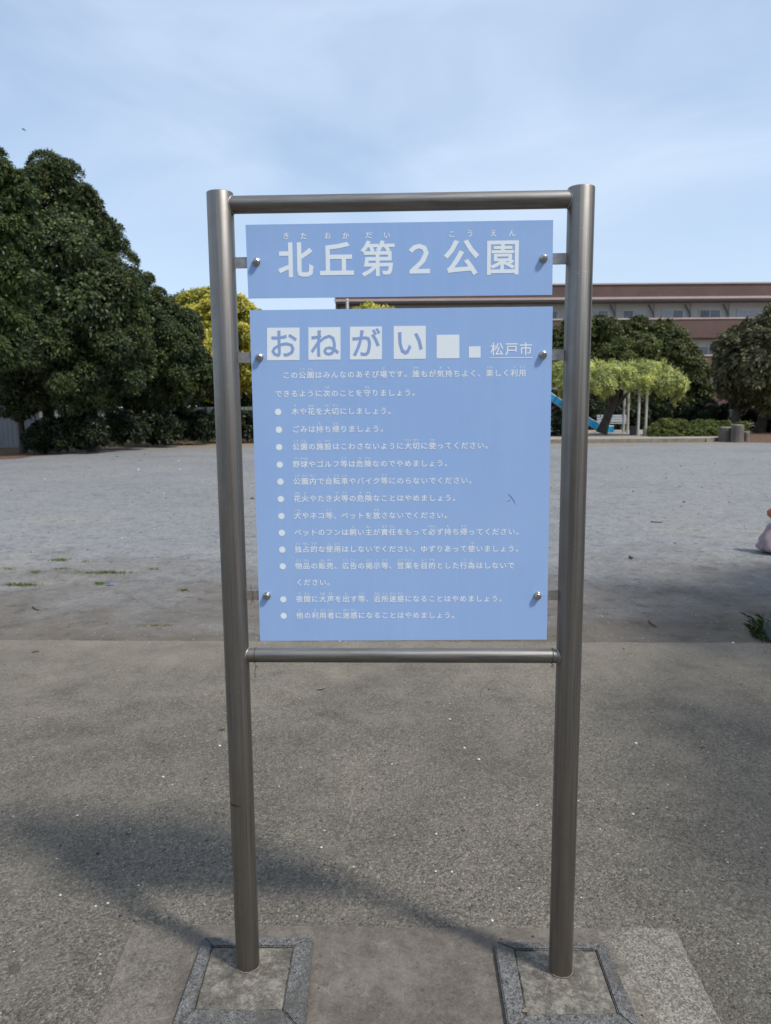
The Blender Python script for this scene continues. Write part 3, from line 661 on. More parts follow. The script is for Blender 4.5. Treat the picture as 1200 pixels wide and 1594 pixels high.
tree('tallest dark dome shaped evergreen on the left', gb(75, 26.4), tB, 44000, 7, 0.105, 0.019, M_leaf_dark, 0.22, group='big evergreens along the left side', trunks=[(gb(145, 26.6), P(120, 480, 26.5), 0.16), (gb(70, 27.0), P(80, 470, 26.8), 0.2), (gb(36, 26.0), P(20, 540, 26.2), 0.10)])
tC = pxl(30, [(210, 482, 32), (238, 482, 28), (235, 510, 45, -0.6), (265, 515, 40), (255, 560, 48, -0.8), (215, 570, 42, -0.6), (290, 555, 34), (235, 608, 36), (280, 605, 34), (195, 600, 36), (312, 595, 28), (268, 490, 18), (215, 440, 18)])
tree('dark evergreen sloping down between the tallest tree and the yellow leaved one', gb(210, 30.5), tC, 24000, 7, 0.115, 0.021, M_leaf_dark, 0.16, group='big evergreens along the left side', trunks=[(gb(185, 30.6), P(210, 540, 30.4), 0.13), (gb(258, 31.0), P(255, 540, 30.8), 0.14)])
tD = pxl(34, [(315, 495, 34), (345, 500, 38, -0.4), (380, 498, 28), (320, 540, 42, -0.8), (362, 540, 44, -0.8), (395, 535, 26), (345, 585, 36, -0.4), (385, 580, 30), (305, 575, 26), (290, 490, 20), (410, 560, 24), (330, 473, 16)])
tree('bright yellow leaved tree partly behind the left sign post', gb(352, 34.4), tD, 11000, 7, 0.16, 0.036, M_leaf_yellow, 0.15)
tD2 = pxl(39, [(300, 560, 40), (340, 600, 40), (270, 590, 40), (380, 610, 36), (290, 470, 12), (300, 500, 30), (275, 482, 18), (260, 478, 14)])
tree('dark tree standing behind the yellow leaved tree', gb(300, 39), tD2, 3600, 7, 0.24, 0.045, M_leaf_dark, 0.15, group='big evergreens along the left side')
# shrubs below
def shrub(label, Y, items, n, mat, ln=0.12, wd=0.03, group=None, name='shrub', cat='shrub', k=7, flat=False):
    lobes = pxl(Y, items); A = np.array(lobes); base = (float(A[:, 0].mean()), float(A[:, 1].mean()), GZ)
    C, N, no = lobe_points(lobes, n, 0.3, 0.4); kp = C[:, 2] > GZ + 0.01; V = rosettes(C[kp], N[kp], k, ln, wd)
    V[:, 2] = np.maximum(V[:, 2], GZ + 0.005)
    o = quads_object(name, V, mat, None, base); tag(o, label, cat, group); return o
shl = 'dark low shrub in the row beneath the left evergreens'
for (Y, it) in ((25.2, [(70, 676, 20), (95, 670, 24), (55, 684, 14)]), (25.6, [(125, 668, 26), (150, 672, 22)]), (27.5, [(180, 664, 24), (205, 668, 20)]), (29, [(235, 664, 22), (258, 668, 18)]), (30.5, [(285, 662, 20), (310, 664, 20)]), (32, [(340, 662, 20), (370, 664, 20), (392, 660, 18)])):
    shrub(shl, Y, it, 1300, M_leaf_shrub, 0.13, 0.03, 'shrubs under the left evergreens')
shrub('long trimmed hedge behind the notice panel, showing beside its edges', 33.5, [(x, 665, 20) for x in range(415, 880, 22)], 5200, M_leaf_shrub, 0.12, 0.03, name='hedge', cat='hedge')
# dry grass fringe on the soil bed
def blades(C, hgt, wd, lean=0.6):
    n = len(C); a = rng.uniform(0, 2 * math.pi, n); l = rng.uniform(0.2, lean, n); h = hgt * rng.uniform(0.4, 1.1, n)
    d = np.stack([np.cos(a) * l, np.sin(a) * l, np.ones(n)], 1); d = unit(d) * h[:, None]
    sd = np.stack([-np.sin(a), np.cos(a), np.zeros(n)], 1) * wd
    V = np.stack([C - sd, C + sd, C + d * 0.6 + sd * 0.7, C + d * np.array([1.25, 1.25, 0.85])], 1); return V.reshape(-1, 3)
C = []
for _ in range(2600):
    px = rng.uniform(55, 400); base_y = np.interp(px, [0, 60, 120, 210, 300, 400], [708, 702, 698, 692.5, 689, 687.5]); py = base_y + rng.normal() * 2.6 - 2
    C.append(G(px, py, GZ))
o = quads_object('grass', blades(np.array(C), 0.16, 0.012, 1.2), M_dry, None, (0, 0, 0)); o['kind'] = 'stuff'
# pale fence and buildings glimpsed behind the left trees
def sheet_fence(label, a, b, z1, n, mat, name, cat, wave=True):
    a = np.array(a); b = np.array(b); root = empty(name, (float(a[0]), float(a[1]), GZ), label, cat)
    d = b - a; L_ = np.linalg.norm(d); d = d / L_; nn = np.array([d[1], -d[0], 0])
    mb = MB(); k = int(L_ / 0.09); v = []
    for i in range(k + 1):
        p = d * (L_ * i / k) + nn * (0.018 if i % 2 else 0.0); v += [p, p + np.array([0, 0, z1])]
    mb.add(v, [(2 * i, 2 * i + 2, 2 * i + 3, 2 * i + 1) for i in range(k)]); 
    v2 = [p - nn * 0.03 for p in v]; mb.add(v2, [(2 * i + 1, 2 * i + 3, 2 * i + 2, 2 * i) for i in range(k)])
    mb.build('fence_sheet', mat, root)
    for i in range(n + 1):
        p = d * (L_ * i / n) + nn * 0.05; mb = MB(); mb.box(p[0] - 0.03, p[0] + 0.03, p[1] - 0.03, p[1] + 0.03, 0, z1 + 0.04); mb.build('fence_post', M_dark, root)
    return root
p0, p1 = P(-260, 690, 29.5), P(59, 690, 29.5); p0[2] = p1[2] = GZ
sheet_fence('pale grey sheet wall at the far left behind the trees', p0, p1, 2.75, 5, M_hoard, 'boundary_wall', 'wall')
p0, p1 = P(62, 690, 35.5), P(520, 690, 37.5); p0[2] = p1[2] = GZ
sheet_fence('pale green grey fence glimpsed between the trunks behind the shrubs', p0, p1, 1.5, 9, M_fence, 'fence', 'fence')
# dark pipe railing in front of the sheet wall
root = empty('pipe_railing', tuple(P(-60, 690, 26.6)[:2]) + (GZ,), 'dark pipe railing in front of the pale sheet wall', 'railing'); o0 = np.array(root.location)
a, b = P(-150, 629.5, 26.6), P(104, 626.5, 26.6)
mb = MB(); mb.tube([a - o0, b - o0], 0.035, 8); mb.build('rail', M_dark, root)
for px in (-120, -48, 27, 100):
    p = P(px, 626, 26.6); mb = MB(); mb.tube([(p[0] - o0[0], p[1] - o0[1], 0), (p[0] - o0[0], p[1] - o0[1], p[2] - GZ)], 0.045, 8); mb.build('rail_post', M_dark, root)
# house behind
def house(label, x0, x1, y0, y1, h, roofh, name='house'):
    root = empty(name, ((x0 + x1) / 2, y0, GZ), label, 'house'); cx = (x0 + x1) / 2; w = (x1 - x0) / 2; dd = y1 - y0
    mb = MB(); mb.box(-w, w, 0, dd, 0, h); mb.build('wall', M_house, root)
    mb = MB(); e = 0.5; v = [(-w - e, -e, h + 0.003), (w + e, -e, h + 0.003), (w + e, dd + e, h + 0.003), (-w - e, dd + e, h + 0.003), (-w * 0.4, dd / 2, h + roofh), (w * 0.4, dd / 2, h + roofh)]
    mb.add(v, [(0, 1, 5, 4), (1, 2, 5), (2, 3, 4, 5), (3, 0, 4), (3, 2, 1, 0)]); mb.build('roof', M_roofdark, root)
    for fx in (-0.5, 0.45):
        for zz in (1.0, 3.7):
            if zz + 1.2 > h: continue
            mb = MB(); mb.box(fx * w - 0.8, fx * w + 0.8, -0.06, 0.01, zz, zz + 1.1); f_ = mb.build('window', M_alu, root)
            mb = MB(); mb.box(fx * w - 0.73, fx * w + 0.73, -0.08, -0.055, zz + 0.07, zz + 1.03); mb.build('pane', M_glass, f_)
xl, xr = P(-130, 600, 42)[0], P(40, 600, 42)[0]
house('beige house glimpsed through the leaves at the far left', xl, xr, 42, 48, 4.6, 1.2)

# ================================================================== APARTMENT BUILDING
YB = 58.0
def bz(px, py, Y=YB): return P(px, py, Y)[2]
xL = P(522, 470, YB)[0]; xR = P(1420, 470, YB)[0]; BW = xR - xL
bld = empty('apartment_building', (xL, YB, GZ), 'long three storey apartment building with maroon bands behind the trees', 'building')
ztop, zfb = bz(1000, 443.5) - GZ, bz(1000, 466) - GZ
zsill1 = bz(1000, 497.5) - GZ; zlow = bz(1000, 612) - GZ; st_h = (zsill1 - zlow) / 2
zsill2 = zsill1 - st_h; rec = 1.2; bh = 1.35
mb = MB(); mb.box(0, BW, rec, 11, 0, zfb - 0.003); mb.build('wall', M_wall, bld)
mb = MB(); mb.box(-0.02, BW + 0.5, -0.25, 11.3, zfb, ztop); mb.build('roof_band', M_tile, bld)
mb = MB(); mb.box(-0.06, BW + 0.5, -0.32, 11.35, ztop + 0.002, ztop + 0.10); mb.build('coping', M_trim, bld)
mb = MB(); mb.box(-0.06, BW + 0.5, -0.33, -0.252, zfb - 0.02, zfb + 0.14); mb.build('band_trim', M_trim, bld)
mb = MB(); mb.box(0, BW, -0.24, rec - 0.002, zfb - 0.14, zfb - 0.022); mb.build('soffit', M_soffit, bld)
for zs in (zsill1, zsill2, zlow):
    mb = MB(); mb.box(0, BW, 0, 0.18, zs - bh, zs); mb.build('parapet', M_tile, bld)
    mb = MB(); mb.box(-0.02, BW, -0.05, 0.23, zs + 0.002, zs + 0.11); mb.build('parapet_cap', M_trim, bld)
    mb = MB(); mb.box(0, BW, 0.185, rec - 0.003, zs - bh - 0.05, zs - bh + 0.10); mb.build('balcony_floor', M_soffit, bld)
mb = MB(); mb.box(0, 0.25, 0.19, rec - 0.004, 0, zfb - 0.15); mb.build('end_wall', M_tile, bld)
wx = [P(x, 490, YB)[0] - xL for x in (856, 937, 993.5, 1056, 1115, 1175, 1235, 1295)] + [P(x, 490, YB)[0] - xL for x in (560, 620, 680, 740, 800)]
for zs in (zsill1, zsill2, zlow):
    for i, x in enumerate(wx):
        w = 0.82; z0_, z1_ = zs - 0.5, zs + 0.88 - 0.04
        mb = MB()
        for bx in ((x - w, x - w + 0.06), (x + w - 0.06, x + w), (x - 0.03, x + 0.03)): mb.box(bx[0], bx[1], rec - 0.07, rec - 0.003, z0_, z1_)
        for bz_ in ((z0_, z0_ + 0.06), (z1_ - 0.06, z1_)): mb.box(x - w, x + w, rec - 0.068, rec - 0.004, bz_[0], bz_[1])
        fr = mb.build('window', M_alu, bld)
        ml, mr_ = ((M_glass, M_curtain), (M_curtain, M_glass), (M_glass, M_glass), (M_curtain, M_curtain))[i * 7 % 4] if i > 4 else ((M_curtain, M_glass), (M_curtain, M_glass), (M_glass, M_curtain), (M_curtain, M_glass), (M_glass, M_glass))[i]
        for xa, xb_, mm in ((x - w + 0.06, x - 0.03, ml), (x + 0.03, x + w - 0.06, mr_)):
            mb = MB(); mb.box(xa, xb_, rec - 0.045, rec - 0.01, z0_ + 0.06, z1_ - 0.06); mb.build('pane', mm, fr)
for px in (966, 1027, 1084.5, 1145):
    x = P(px, 490, YB)[0] - xL
    mb = MB(); mb.tube([(x, rec - 0.08, 0.2), (x, rec - 0.08, zfb - 0.2)], 0.05, 8); mb.build('drain_pipe', M_pipe, bld)
    mb = MB(); mb.tube([(x - 0.5, rec - 0.16, zfb - 0.25), (x - 0.1, rec - 0.16, zsill1 + 0.5), (x - 0.08, rec - 0.16, zsill1 + 0.1)], 0.055, 8); mb.build('duct_pipe', M_soffit, bld)
# pale mast in front of the building's left end
root = empty('lamp_pole', (P(543, 640, 50)[0], 50, GZ), 'white pole tip showing between the two blue panels', 'pole'); zt = P(543, 467.5, 50)[2] - GZ
mb = MB(); mb.tube([(0, 0, 0), (0, 0, zt)], [0.11, 0.085], 12); mb.build('pole', M_pipe, root)
mb = MB(); mb.lathe([(0.10, zt), (0.10, zt + 0.06), (0.04, zt + 0.10)], (0, 0, 0), 12); mb.build('cap', M_pipe, root)

# ================================================================== RIGHT TREES
tE = pxl(44, [(a_[0], a_[1] + 15) + tuple(a_[2:]) for a_ in [(900, 525, 38), (945, 520, 36), (985, 520, 34), (1030, 530, 38, 0), (1005, 545, 45, -1), (950, 560, 50, -1), (900, 570, 45, -.5), (1050, 565, 42), (1075, 560, 24), (1060, 600, 36, -.5), (1015, 600, 48, -1.2), (960, 610, 40, -1), (870, 540, 35), (870, 590, 35), (1030, 505, 20), (935, 508, 20), (975, 505, 16), (1088, 590, 18), (1068, 612, 20)]])
tree('broad dark green tree behind the pergola, in front of the windows', gb(985, 45), tE, 24000, 7, 0.16, 0.032, M_leaf_green, 0.25, trunks=[(gb(1020, 45.5), P(1010, 560, 45), 0.2), (gb(930, 45.5), P(935, 560, 45), 0.2)])
tF = pxl(38, [(a_[0] + 16, a_[1] + 11, a_[2] * 0.95) + tuple(a_[3:]) for a_ in [(1180, 505, 34), (1210, 500, 40), (1150, 520, 32), (1125, 535, 26), (1160, 555, 48, -1), (1205, 560, 50, -.8), (1250, 530, 55), (1125, 575, 30, -.4), (1180, 595, 38, -.6), (1235, 595, 40), (1145, 600, 26), (1110, 555, 18), (1195, 483, 16), (1135, 512, 16), (1290, 560, 50), (1250, 490, 35)]])
tree('brownish green spreading tree at the right edge, cut by the frame', gb(1170, 38.4), tF, 15000, 7, 0.18, 0.034, M_leaf_brown, 0.26, trunks=[(gb(1140, 38.5), P(1160, 560, 38.3), 0.22), (gb(1180, 39), P(1200, 560, 38.6), 0.24), (gb(1205, 38.6), P(1240, 560, 38.4), 0.2)])
tGr = pxl(47, [(a_[0] + 6, a_[1] + 7) + tuple(a_[2:]) for a_ in [(575, 492, 22), (548, 500, 22), (605, 502, 24), (640, 515, 30), (590, 540, 50), (530, 540, 40), (650, 560, 45), (580, 595, 50), (565, 479, 9), (590, 482, 9), (620, 490, 10)]])
tree('tree whose yellowish top shows between the two blue panels', gb(585, 47.5), tGr, 4200, 7, 0.27, 0.05, M_leaf_yellow, 0.2)
for (Y, it, lb) in ((41, [(1040, 665, 18), (1075, 655, 20), (1100, 662, 18)], 'rounded dark shrub behind the low green hedge'), (40.5, [(1105, 650, 22), (1140, 655, 24), (1170, 660, 20)], 'dark shrub mass below the brownish tree at the right'), (40, [(1200, 655, 24), (1240, 650, 26)], 'dark shrub at the right picture edge under the brownish tree'), (41, [(885, 655, 22), (920, 650, 24), (960, 648, 22), (1000, 650, 20), (1030, 650, 18)], 'dark shrubbery behind the bench and slide')):
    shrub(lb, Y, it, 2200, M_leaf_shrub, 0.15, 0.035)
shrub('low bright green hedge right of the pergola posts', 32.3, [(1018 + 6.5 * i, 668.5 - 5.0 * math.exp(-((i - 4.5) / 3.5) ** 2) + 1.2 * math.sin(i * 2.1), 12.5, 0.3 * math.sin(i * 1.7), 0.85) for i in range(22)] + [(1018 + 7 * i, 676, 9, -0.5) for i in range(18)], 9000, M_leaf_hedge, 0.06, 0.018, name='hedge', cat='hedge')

# ================================================================== TERRACE AND PERGOLA AREA
TZ = 0.11
tp = [G(640, 687.5, TZ)[:2], G(1095, 682.5, TZ)[:2], G(1122, 681, TZ)[:2], G(1128, 678, TZ)[:2], G(1100, 668, TZ)[:2], G(640, 668, TZ)[:2]]
tp[0] = (tp[1][0] - 13.0, tp[1][1] + 0.1); tp[5] = (tp[0][0], tp[4][1])
mb = MB(); mb.poly(tp, -0.1, TZ); struct(mb.build('terrace', M_terrace, bevel=0.02))
mb = MB()
k0 = [np.array((p[0], p[1])) for p in tp[:4]]
for i in range(3):
    p_, q_ = k0[i], k0[i + 1]; d = unit(q_ - p_); nrm = np.array([d[1], -d[0]]); mb.poly([p_ + nrm * 0.004, q_ + nrm * 0.004, q_ + nrm * 0.14, p_ + nrm * 0.14], -0.1, TZ + 0.012)
struct(mb.build('kerb', M_kerb))
# pergola
pf = [(P(px, 677.5, 32.4)[0], 32.4) for px in (880, 890, 992.8, 1004.5)] + [(P(px, 673, 35.4)[0], 35.4) for px in (884, 893, 970, 976.4)]
pr = empty('pergola', (pf[2][0], 32.4, TZ), 'pale post pergola carrying the yellow green wisteria', 'pergola'); o0 = np.array([pf[2][0], 32.4, TZ])
zp = P(1000, 603, 32.4)[2] - TZ
for (x, y) in pf:
    mb = MB(); mb.tube([(x - o0[0], y - o0[1], 0), (x - o0[0], y - o0[1], zp)], 0.055, 12); mb.build('post', M_woodpale, pr)
xa, xb_ = P(880, 600, 32.4)[0] - o0[0], P(1030, 600, 32.4)[0] - o0[0]
for y in (-0.0, 3.0):
    mb = MB(); mb.beam((xa, y, zp + 0.055), (xb_, y, zp + 0.055), 0.10, 0.10); mb.build('beam', M_woodpale, pr)
for t in np.linspace(0, 1, 9):
    x = xa + (xb_ - xa) * t; mb = MB(); mb.beam((x, -0.1, zp + 0.15), (x, 3.1, zp + 0.15), 0.07, 0.08); mb.build('rafter', M_woodpale, pr)
wl = pxl(33, [(a_[0], 586 + (a_[1] - 596) * 0.7, a_[2] * 0.8, a_[3] if len(a_) > 3 else 0, 0.8) for a_ in [(870, 592, 24, 0.5), (900, 595, 26, -0.4), (930, 590, 24, 1.0), (925, 606, 22, -1.0), (955, 592, 22, -0.3), (985, 590, 20, 0.5), (1010, 592, 20, -0.5), (1035, 595, 20, 0.3), (1050, 605, 17, -0.2), (975, 600, 18, -0.8), (945, 612, 14, -1.2), (1000, 604, 14, -.9), (1030, 610, 15, -.6), (905, 612, 16, -1.0), (880, 612, 16, -.4), (1060, 616, 10, -.2), (1045, 622, 9, 0), (960, 578, 8), (915, 577, 9), (1005, 576, 8), (1030, 579, 8), (880, 575, 8)]] + [(1052, 606, 9, 0, 1.1), (1040, 600, 10, -.3, 1.0), (905, 600, 12, -.8), (935, 598, 12, -.6)])
ws = empty('wisteria', tuple(P(938, 673, 34)[:2]) + (TZ,), 'yellow green wisteria spread over the pergola, dark leaning trunk', 'wisteria'); o0 = np.array(ws.location)
C, N, no = lobe_points(wl, 8800, 0.2, 0.40); N2 = unit(N + np.array([0, -0.15, -0.1])); quads_object('foliage', rosettes(C, N2, 8, 0.135, 0.021, (-0.7, 0.8), 0.5), M_leaf_wist, ws, o0)
st_pts = []
for q in [wl[i] for i in rng.integers(0, len(wl), 420)]:
    a_ = rng.uniform(0, 6.28); r_ = math.sqrt(rng.random()) * q[3]; top_ = np.array([q[0] + math.cos(a_) * r_, q[1] + math.sin(a_) * r_, q[2] - q[5] * math.sqrt(max(0.05, 1 - (r_ / q[3]) ** 2))]); ln_ = rng.uniform(0.03, 0.55) ** 1.6 * 1.5
    for t in np.arange(0, ln_, 0.05): st_pts.append(top_ + np.array([rng.normal() * 0.02, rng.normal() * 0.02, 0.12 - t]))
for q in [wl[i] for i in rng.integers(0, len(wl), 110)]:
    a_ = rng.uniform(0, 6.28); r_ = math.sqrt(rng.random()) * q[3] * 0.8; d_ = unit(np.array([rng.normal() * 0.8, rng.normal() * 0.8, 1.0])); ln_ = rng.uniform(0.15, 0.5)
    for t in np.arange(0, ln_, 0.045): st_pts.append(np.array([q[0] + math.cos(a_) * r_, q[1] + math.sin(a_) * r_, q[2] + q[5] * 0.85]) + d_ * t)
st_pts = np.array(st_pts); quads_object('sprays', rosettes(st_pts, np.tile([0, 0, -1.0], (len(st_pts), 1)), 4, 0.10, 0.018, (0.0, 1.0), 0.2), M_leaf_wist, ws, o0)
mb = MB(); tr = [np.array(P(*q)) - o0 for q in ((936, 674, 34), (942, 658, 34), (949, 640, 33.9), (955, 622, 33.8), (962, 604, 33.6))]
mb.tube(tr, [0.27, 0.2, 0.19, 0.17, 0.1], 12); mb.tube([tr[1] * 0.3 + tr[2] * 0.7, np.array(P(968, 622, 34.1)) - o0, np.array(P(985, 602, 34.2)) - o0], [0.12, 0.09, 0.05], 8)
mb.tube([tr[2], np.array(P(946, 624, 33.5)) - o0, np.array(P(930, 606, 33.4)) - o0], [0.1, 0.07, 0.04], 8); mb.build('trunk', M_bark, ws)
# bench
bx0, bx1 = P(931, 664, 37)[0], P(977, 664, 37)[0]
bn = empty('bench', ((bx0 + bx1) / 2, 37.0, TZ), 'pale slatted park bench behind the wisteria trunk', 'bench'); w = (bx1 - bx0) / 2
mb = MB()
for i in range(4): mb.box(-w, w, -0.22 + 0.115 * i, -0.22 + 0.115 * i + 0.095, 0.41, 0.45)
mb.build('seat', M_bench, bn, 0.005)
mb = MB()
for i in range(3): mb.beam((-w, 0.24 + 0.02 * i, 0.54 + 0.12 * i), (w, 0.24 + 0.02 * i, 0.54 + 0.12 * i), 0.03, 0.10)
mb.build('backrest', M_bench, bn, 0.004)
for sx in (-1, 1):
    mb = MB(); x = sx * (w - 0.18); mb.beam((x, -0.18, 0), (x, -0.18, 0.41), 0.05, 0.05); mb.beam((x, 0.2, 0), (x, 0.29, 0.85), 0.05, 0.045); mb.beam((x, -0.2, 0.385), (x, 0.2, 0.385), 0.05, 0.045); mb.build('leg', M_dark, bn)
# stools by the pergola posts
for px, Y, lb, mt in ((1007.3, 32.9, 'small brown box stool beside the nearer pergola post', M_stool), (986, 33.6, 'dark grey box stool between the pergola posts', M_roofdark)):
    x = P(px, 670, Y)[0]; mb = MB(); mb.box(-0.14, 0.14, -0.14, 0.14, 0.0, 0.33); st_ = empty('stool', (x, Y, TZ), lb, 'stool'); mb.build('base', mt, st_, 0.01)
    mb = MB(); mb.box(-0.16, 0.16, -0.16, 0.16, 0.334, 0.38); mb.build('seat', mt, st_, 0.008)
# slide
YS = 35.2
sd0, sd1, sd2, sd3 = P(800, 585, YS), P(917, 661, YS), P(938, 672, YS), P(952, 672.5, YS)
sroot = empty('playground_slide', (sd2[0], YS, TZ), 'blue playground slide running down behind the right sign post', 'slide'); o0 = np.array([sd2[0], YS, TZ])
path = [np.array(q) - o0 for q in (sd0, sd1, sd2, sd3)]
for q in path: q[2] = max(q[2], 0.10)
mb = MB()
for i in range(3):
    a_, b_ = path[i], path[i + 1]
    mb.add([a_ + (0, -0.26, 0), b_ + (0, -0.26, 0), b_ + (0, 0.26, 0), a_ + (0, 0.26, 0), a_ + (0, -0.26, -0.03), b_ + (0, -0.26, -0.03), b_ + (0, 0.26, -0.03), a_ + (0, 0.26, -0.03)], [(0, 1, 2, 3), (7, 6, 5, 4), (0, 4, 5, 1), (3, 2, 6, 7), (0, 3, 7, 4), (1, 5, 6, 2)])
mb.build('chute', M_slide, sroot)
for sy in (-0.29, 0.29):
    mb = MB()
    for i in range(3): mb.beam(path[i] + (0, sy, 0.10), path[i + 1] + (0, sy, 0.10), 0.045, 0.26)
    sd_ = mb.build('side_panel', M_slide, sroot)
    mb = MB(); mb.tube([q + np.array([0, sy, 0.25]) for q in path], 0.03, 8); mb.build('rim', M_slideedge, sd_)
tp_ = path[0]
mb = MB(); mb.box(tp_[0] - 1.0, tp_[0], -0.35, 0.35, tp_[2] - 0.06, tp_[2]); mb.build('platform', M_slide, sroot)
for sx in (-0.95, -0.05):
    for sy in (-0.32, 0.32):
        mb = MB(); mb.tube([(tp_[0] + sx, sy, 0), (tp_[0] + sx, sy, tp_[2] + 0.75)], 0.03, 8); mb.build('leg', M_slideedge, sroot)
for k in range(6):
    mb = MB(); z = 0.3 + k * 0.28; mb.tube([(tp_[0] - 1.0 - 0.6 * (1 - z / tp_[2]), -0.25, z), (tp_[0] - 1.0 - 0.6 * (1 - z / tp_[2]), 0.25, z)], 0.02, 6); mb.build('rung', M_slideedge, sroot)
for sy in (-0.26, 0.26):
    mb = MB(); mb.tube([(tp_[0] - 1.6, sy, 0), (tp_[0] - 1.0, sy, tp_[2])], 0.022, 6); mb.build('ladder_rail', M_slideedge, sroot)
# log stumps
def stump(px, ytop, ybot, wpx, Y, label, z=GZ):
    x = P(px, 670, Y)[0]; r = wpx * Y / FPX / 2; h = (ybot - ytop) * Y / FPX
    root = empty('log_stump', (x, Y, z), label, 'stump', 'log stumps at the end of the hedge'); mb = MB()
    mb.lathe([(r * 1.08, 0), (r * 1.0, h * 0.15), (r * 0.97, h * 0.6), (r, h * 0.95), (r * 0.95, h)], (0, 0, 0), 18, wob=0.06); mb.build('bark', M_log, root)
    mb = MB(); mb.lathe([(r * 0.86, h + 0.002), (r * 0.84, h + 0.012), (0.02, h + 0.016)], (0, 0, 0), 18, wob=0.05); mb.build('cut_top', M_logtop, root)
stump(1130, 664, 686, 22, 29.9, 'brown log stump, middle one of the trio by the hedge')
stump(1147.5, 661.5, 688, 19, 29.4, 'darkest log stump, front one of the trio by the hedge')
stump(1161, 670, 685, 12, 29.8, 'small pale log stump at the right end of the trio')
# pale slabs and white frame near the building foot
for px, py, Y, w, h, lb in ((1138, 637, 39.8, 8, 3, 'small pale slab on the dark shrubs right of the hedge'), (1190, 637, 39.6, 16, 4, 'long pale slab at the right edge under the brownish tree')):
    p = P(px, py, Y); mb = MB(); w_, h_ = w * Y / FPX / 2, h * Y / FPX
    r_ = empty('stone_table', (p[0], Y, GZ), lb, 'table'); mb.box(-w_, w_, -0.25, 0.25, p[2] - GZ - h_, p[2] - GZ); mb.build('top', M_slab, r_, 0.02)
    mb = MB(); mb.box(-w_ * 0.5, w_ * 0.5, -0.15, 0.15, 0, p[2] - GZ - h_ - 0.002); mb.build('leg', M_slab, r_)
x0_, x1_ = P(995, 640, 43)[0], P(1021, 640, 43)[0]; zt, zb = P(1010, 616, 43)[2] - GZ, P(1010, 639, 43)[2] - GZ
r_ = empty('white_frame', (x0_, 43, GZ), 'white rectangular pipe frame behind the pergola posts', 'frame')  # freestanding pipes standing in for a white window frame
mb = MB()
for pts in (((0, 0, zb), (x1_ - x0_, 0, zb)), ((0, 0, zt), (x1_ - x0_, 0, zt)), ((0, 0, 0), (0, 0, zt)), ((x1_ - x0_, 0, 0), (x1_ - x0_, 0, zt))): mb.tube(pts, 0.05, 8)
mb.build('pipe', M_pipe, r_)

# ================================================================== RIGHT EDGE: bag stand-in, weeds, stone, shading tree
bp_ = G(1207, 861, GZ); hgt = 0.50
br = empty('stand_in_bag', (bp_[0], bp_[1], GZ), 'bag shape with an orange tied top standing in for a pinkish blur at the right edge', 'bag')  # bag form stands in for an unidentified blurred shape
bm = bmesh.new(); bmesh.ops.create_icosphere(bm, subdivisions=4, radius=1.0)
for v in bm.verts:
    z = (v.co.z + 1) / 2; rr = 0.17 * (1 - 0.7 * z ** 2); a_ = math.atan2(v.co.y, v.co.x)
    cr_ = 1 + 0.10 * math.sin(a_ * 5 + z * 6) + 0.06 * math.sin(a_ * 11 - z * 13)
    s_ = math.sqrt(max(0, 1 - v.co.z ** 2)); k_ = min(1, s_ * 1.5); v.co = Vector((math.cos(a_) * rr * cr_ * k_, math.sin(a_) * rr * cr_ * k_, z * 0.34))
me = bpy.data.meshes.new('bag_body'); bm.to_mesh(me); bm.free(); me.materials.append(M_bag); o = bpy.data.objects.new('bag_body', me); COL.objects.link(o); o.parent = br
for p in me.polygons: p.use_smooth = True
mb = MB(); mb.lathe([(0.03, 0.325), (0.05, 0.35), (0.085, 0.385), (0.09, 0.43), (0.06, 0.46)], (0, 0, 0), 14, wob=0.2); mb.build('tied_top', M_orange, br)
def tuft(label, px, py, wpx, n, hgt, z=GZ, mat=None, group='grass tufts on the playground', name='grass_tuft', cat='grass tuft', dpx=2.0):
    c = G(px, py, z); pts = []
    for _ in range(n): pts.append(G(px + rng.normal() * wpx * 0.33, py + rng.normal() * dpx * 0.5, z))
    o = quads_object(name, blades(np.array(pts), hgt * (0.62 if group == 'grass tufts on the playground' else 1), 0.0026, 1.7), mat or M_grass, None, tuple(c)); return tag(o, label, cat, group)
tuft('upright dark weed clump at the pavement edge beside the mossy stone', 1193, 985, 34, 380, 0.11, GZ, M_leaf_dark, None, 'weed_clump', 'weeds', 14)  # darker leaf colour stands in for shade over the clump
p = G(1204, 990, 0.0); mb = MB(); mb.poly(rough_poly([(-0.1, -0.07), (0.12, -0.08), (0.13, 0.08), (-0.09, 0.09)], 5, 0.006), -0.03, 0.10)
tag(mb.build('stone_block', M_mossy, bevel=0.015, loc=(p[0] + 0.06, p[1] + 0.0, 0)), 'grey green mossy stone block at the right edge of the pavement', 'stone')
for lb, px, py, w_, n, h_ in (('wide flat grass patch with a tall blade, centre of the left playground', 163, 892, 62, 420, 0.05), ('rounded grass tuft farthest back in the left playground', 95, 872, 22, 220, 0.05), ('thin strip of grass in front of the rounded back tuft', 97, 886, 20, 90, 0.03),
        ('flat yellowish grass patch nearest the left picture edge', 30, 911, 44, 330, 0.05), ('small sparse weed between the edge patch and the wide patch', 55, 891, 20, 80, 0.045), ('compact grass tuft beside the blue scrap', 156, 909, 15, 150, 0.045),
        ('faint yellowish grass patch halfway to the left post', 240, 886, 18, 90, 0.03), ('tiny grass tuft closest to the left post', 287, 919, 12, 90, 0.035), ('sparse creeping weed near the pavement edge', 245, 974, 45, 110, 0.03), ('tiny far grass tuft right of the rounded tuft', 132, 874, 9, 50, 0.03), ('low dark weed at the left picture edge behind the flat patch', 15, 886, 16, 60, 0.04)):
    tuft(lb, px, py, w_, n, h_)
c = G(163, 890, GZ); 
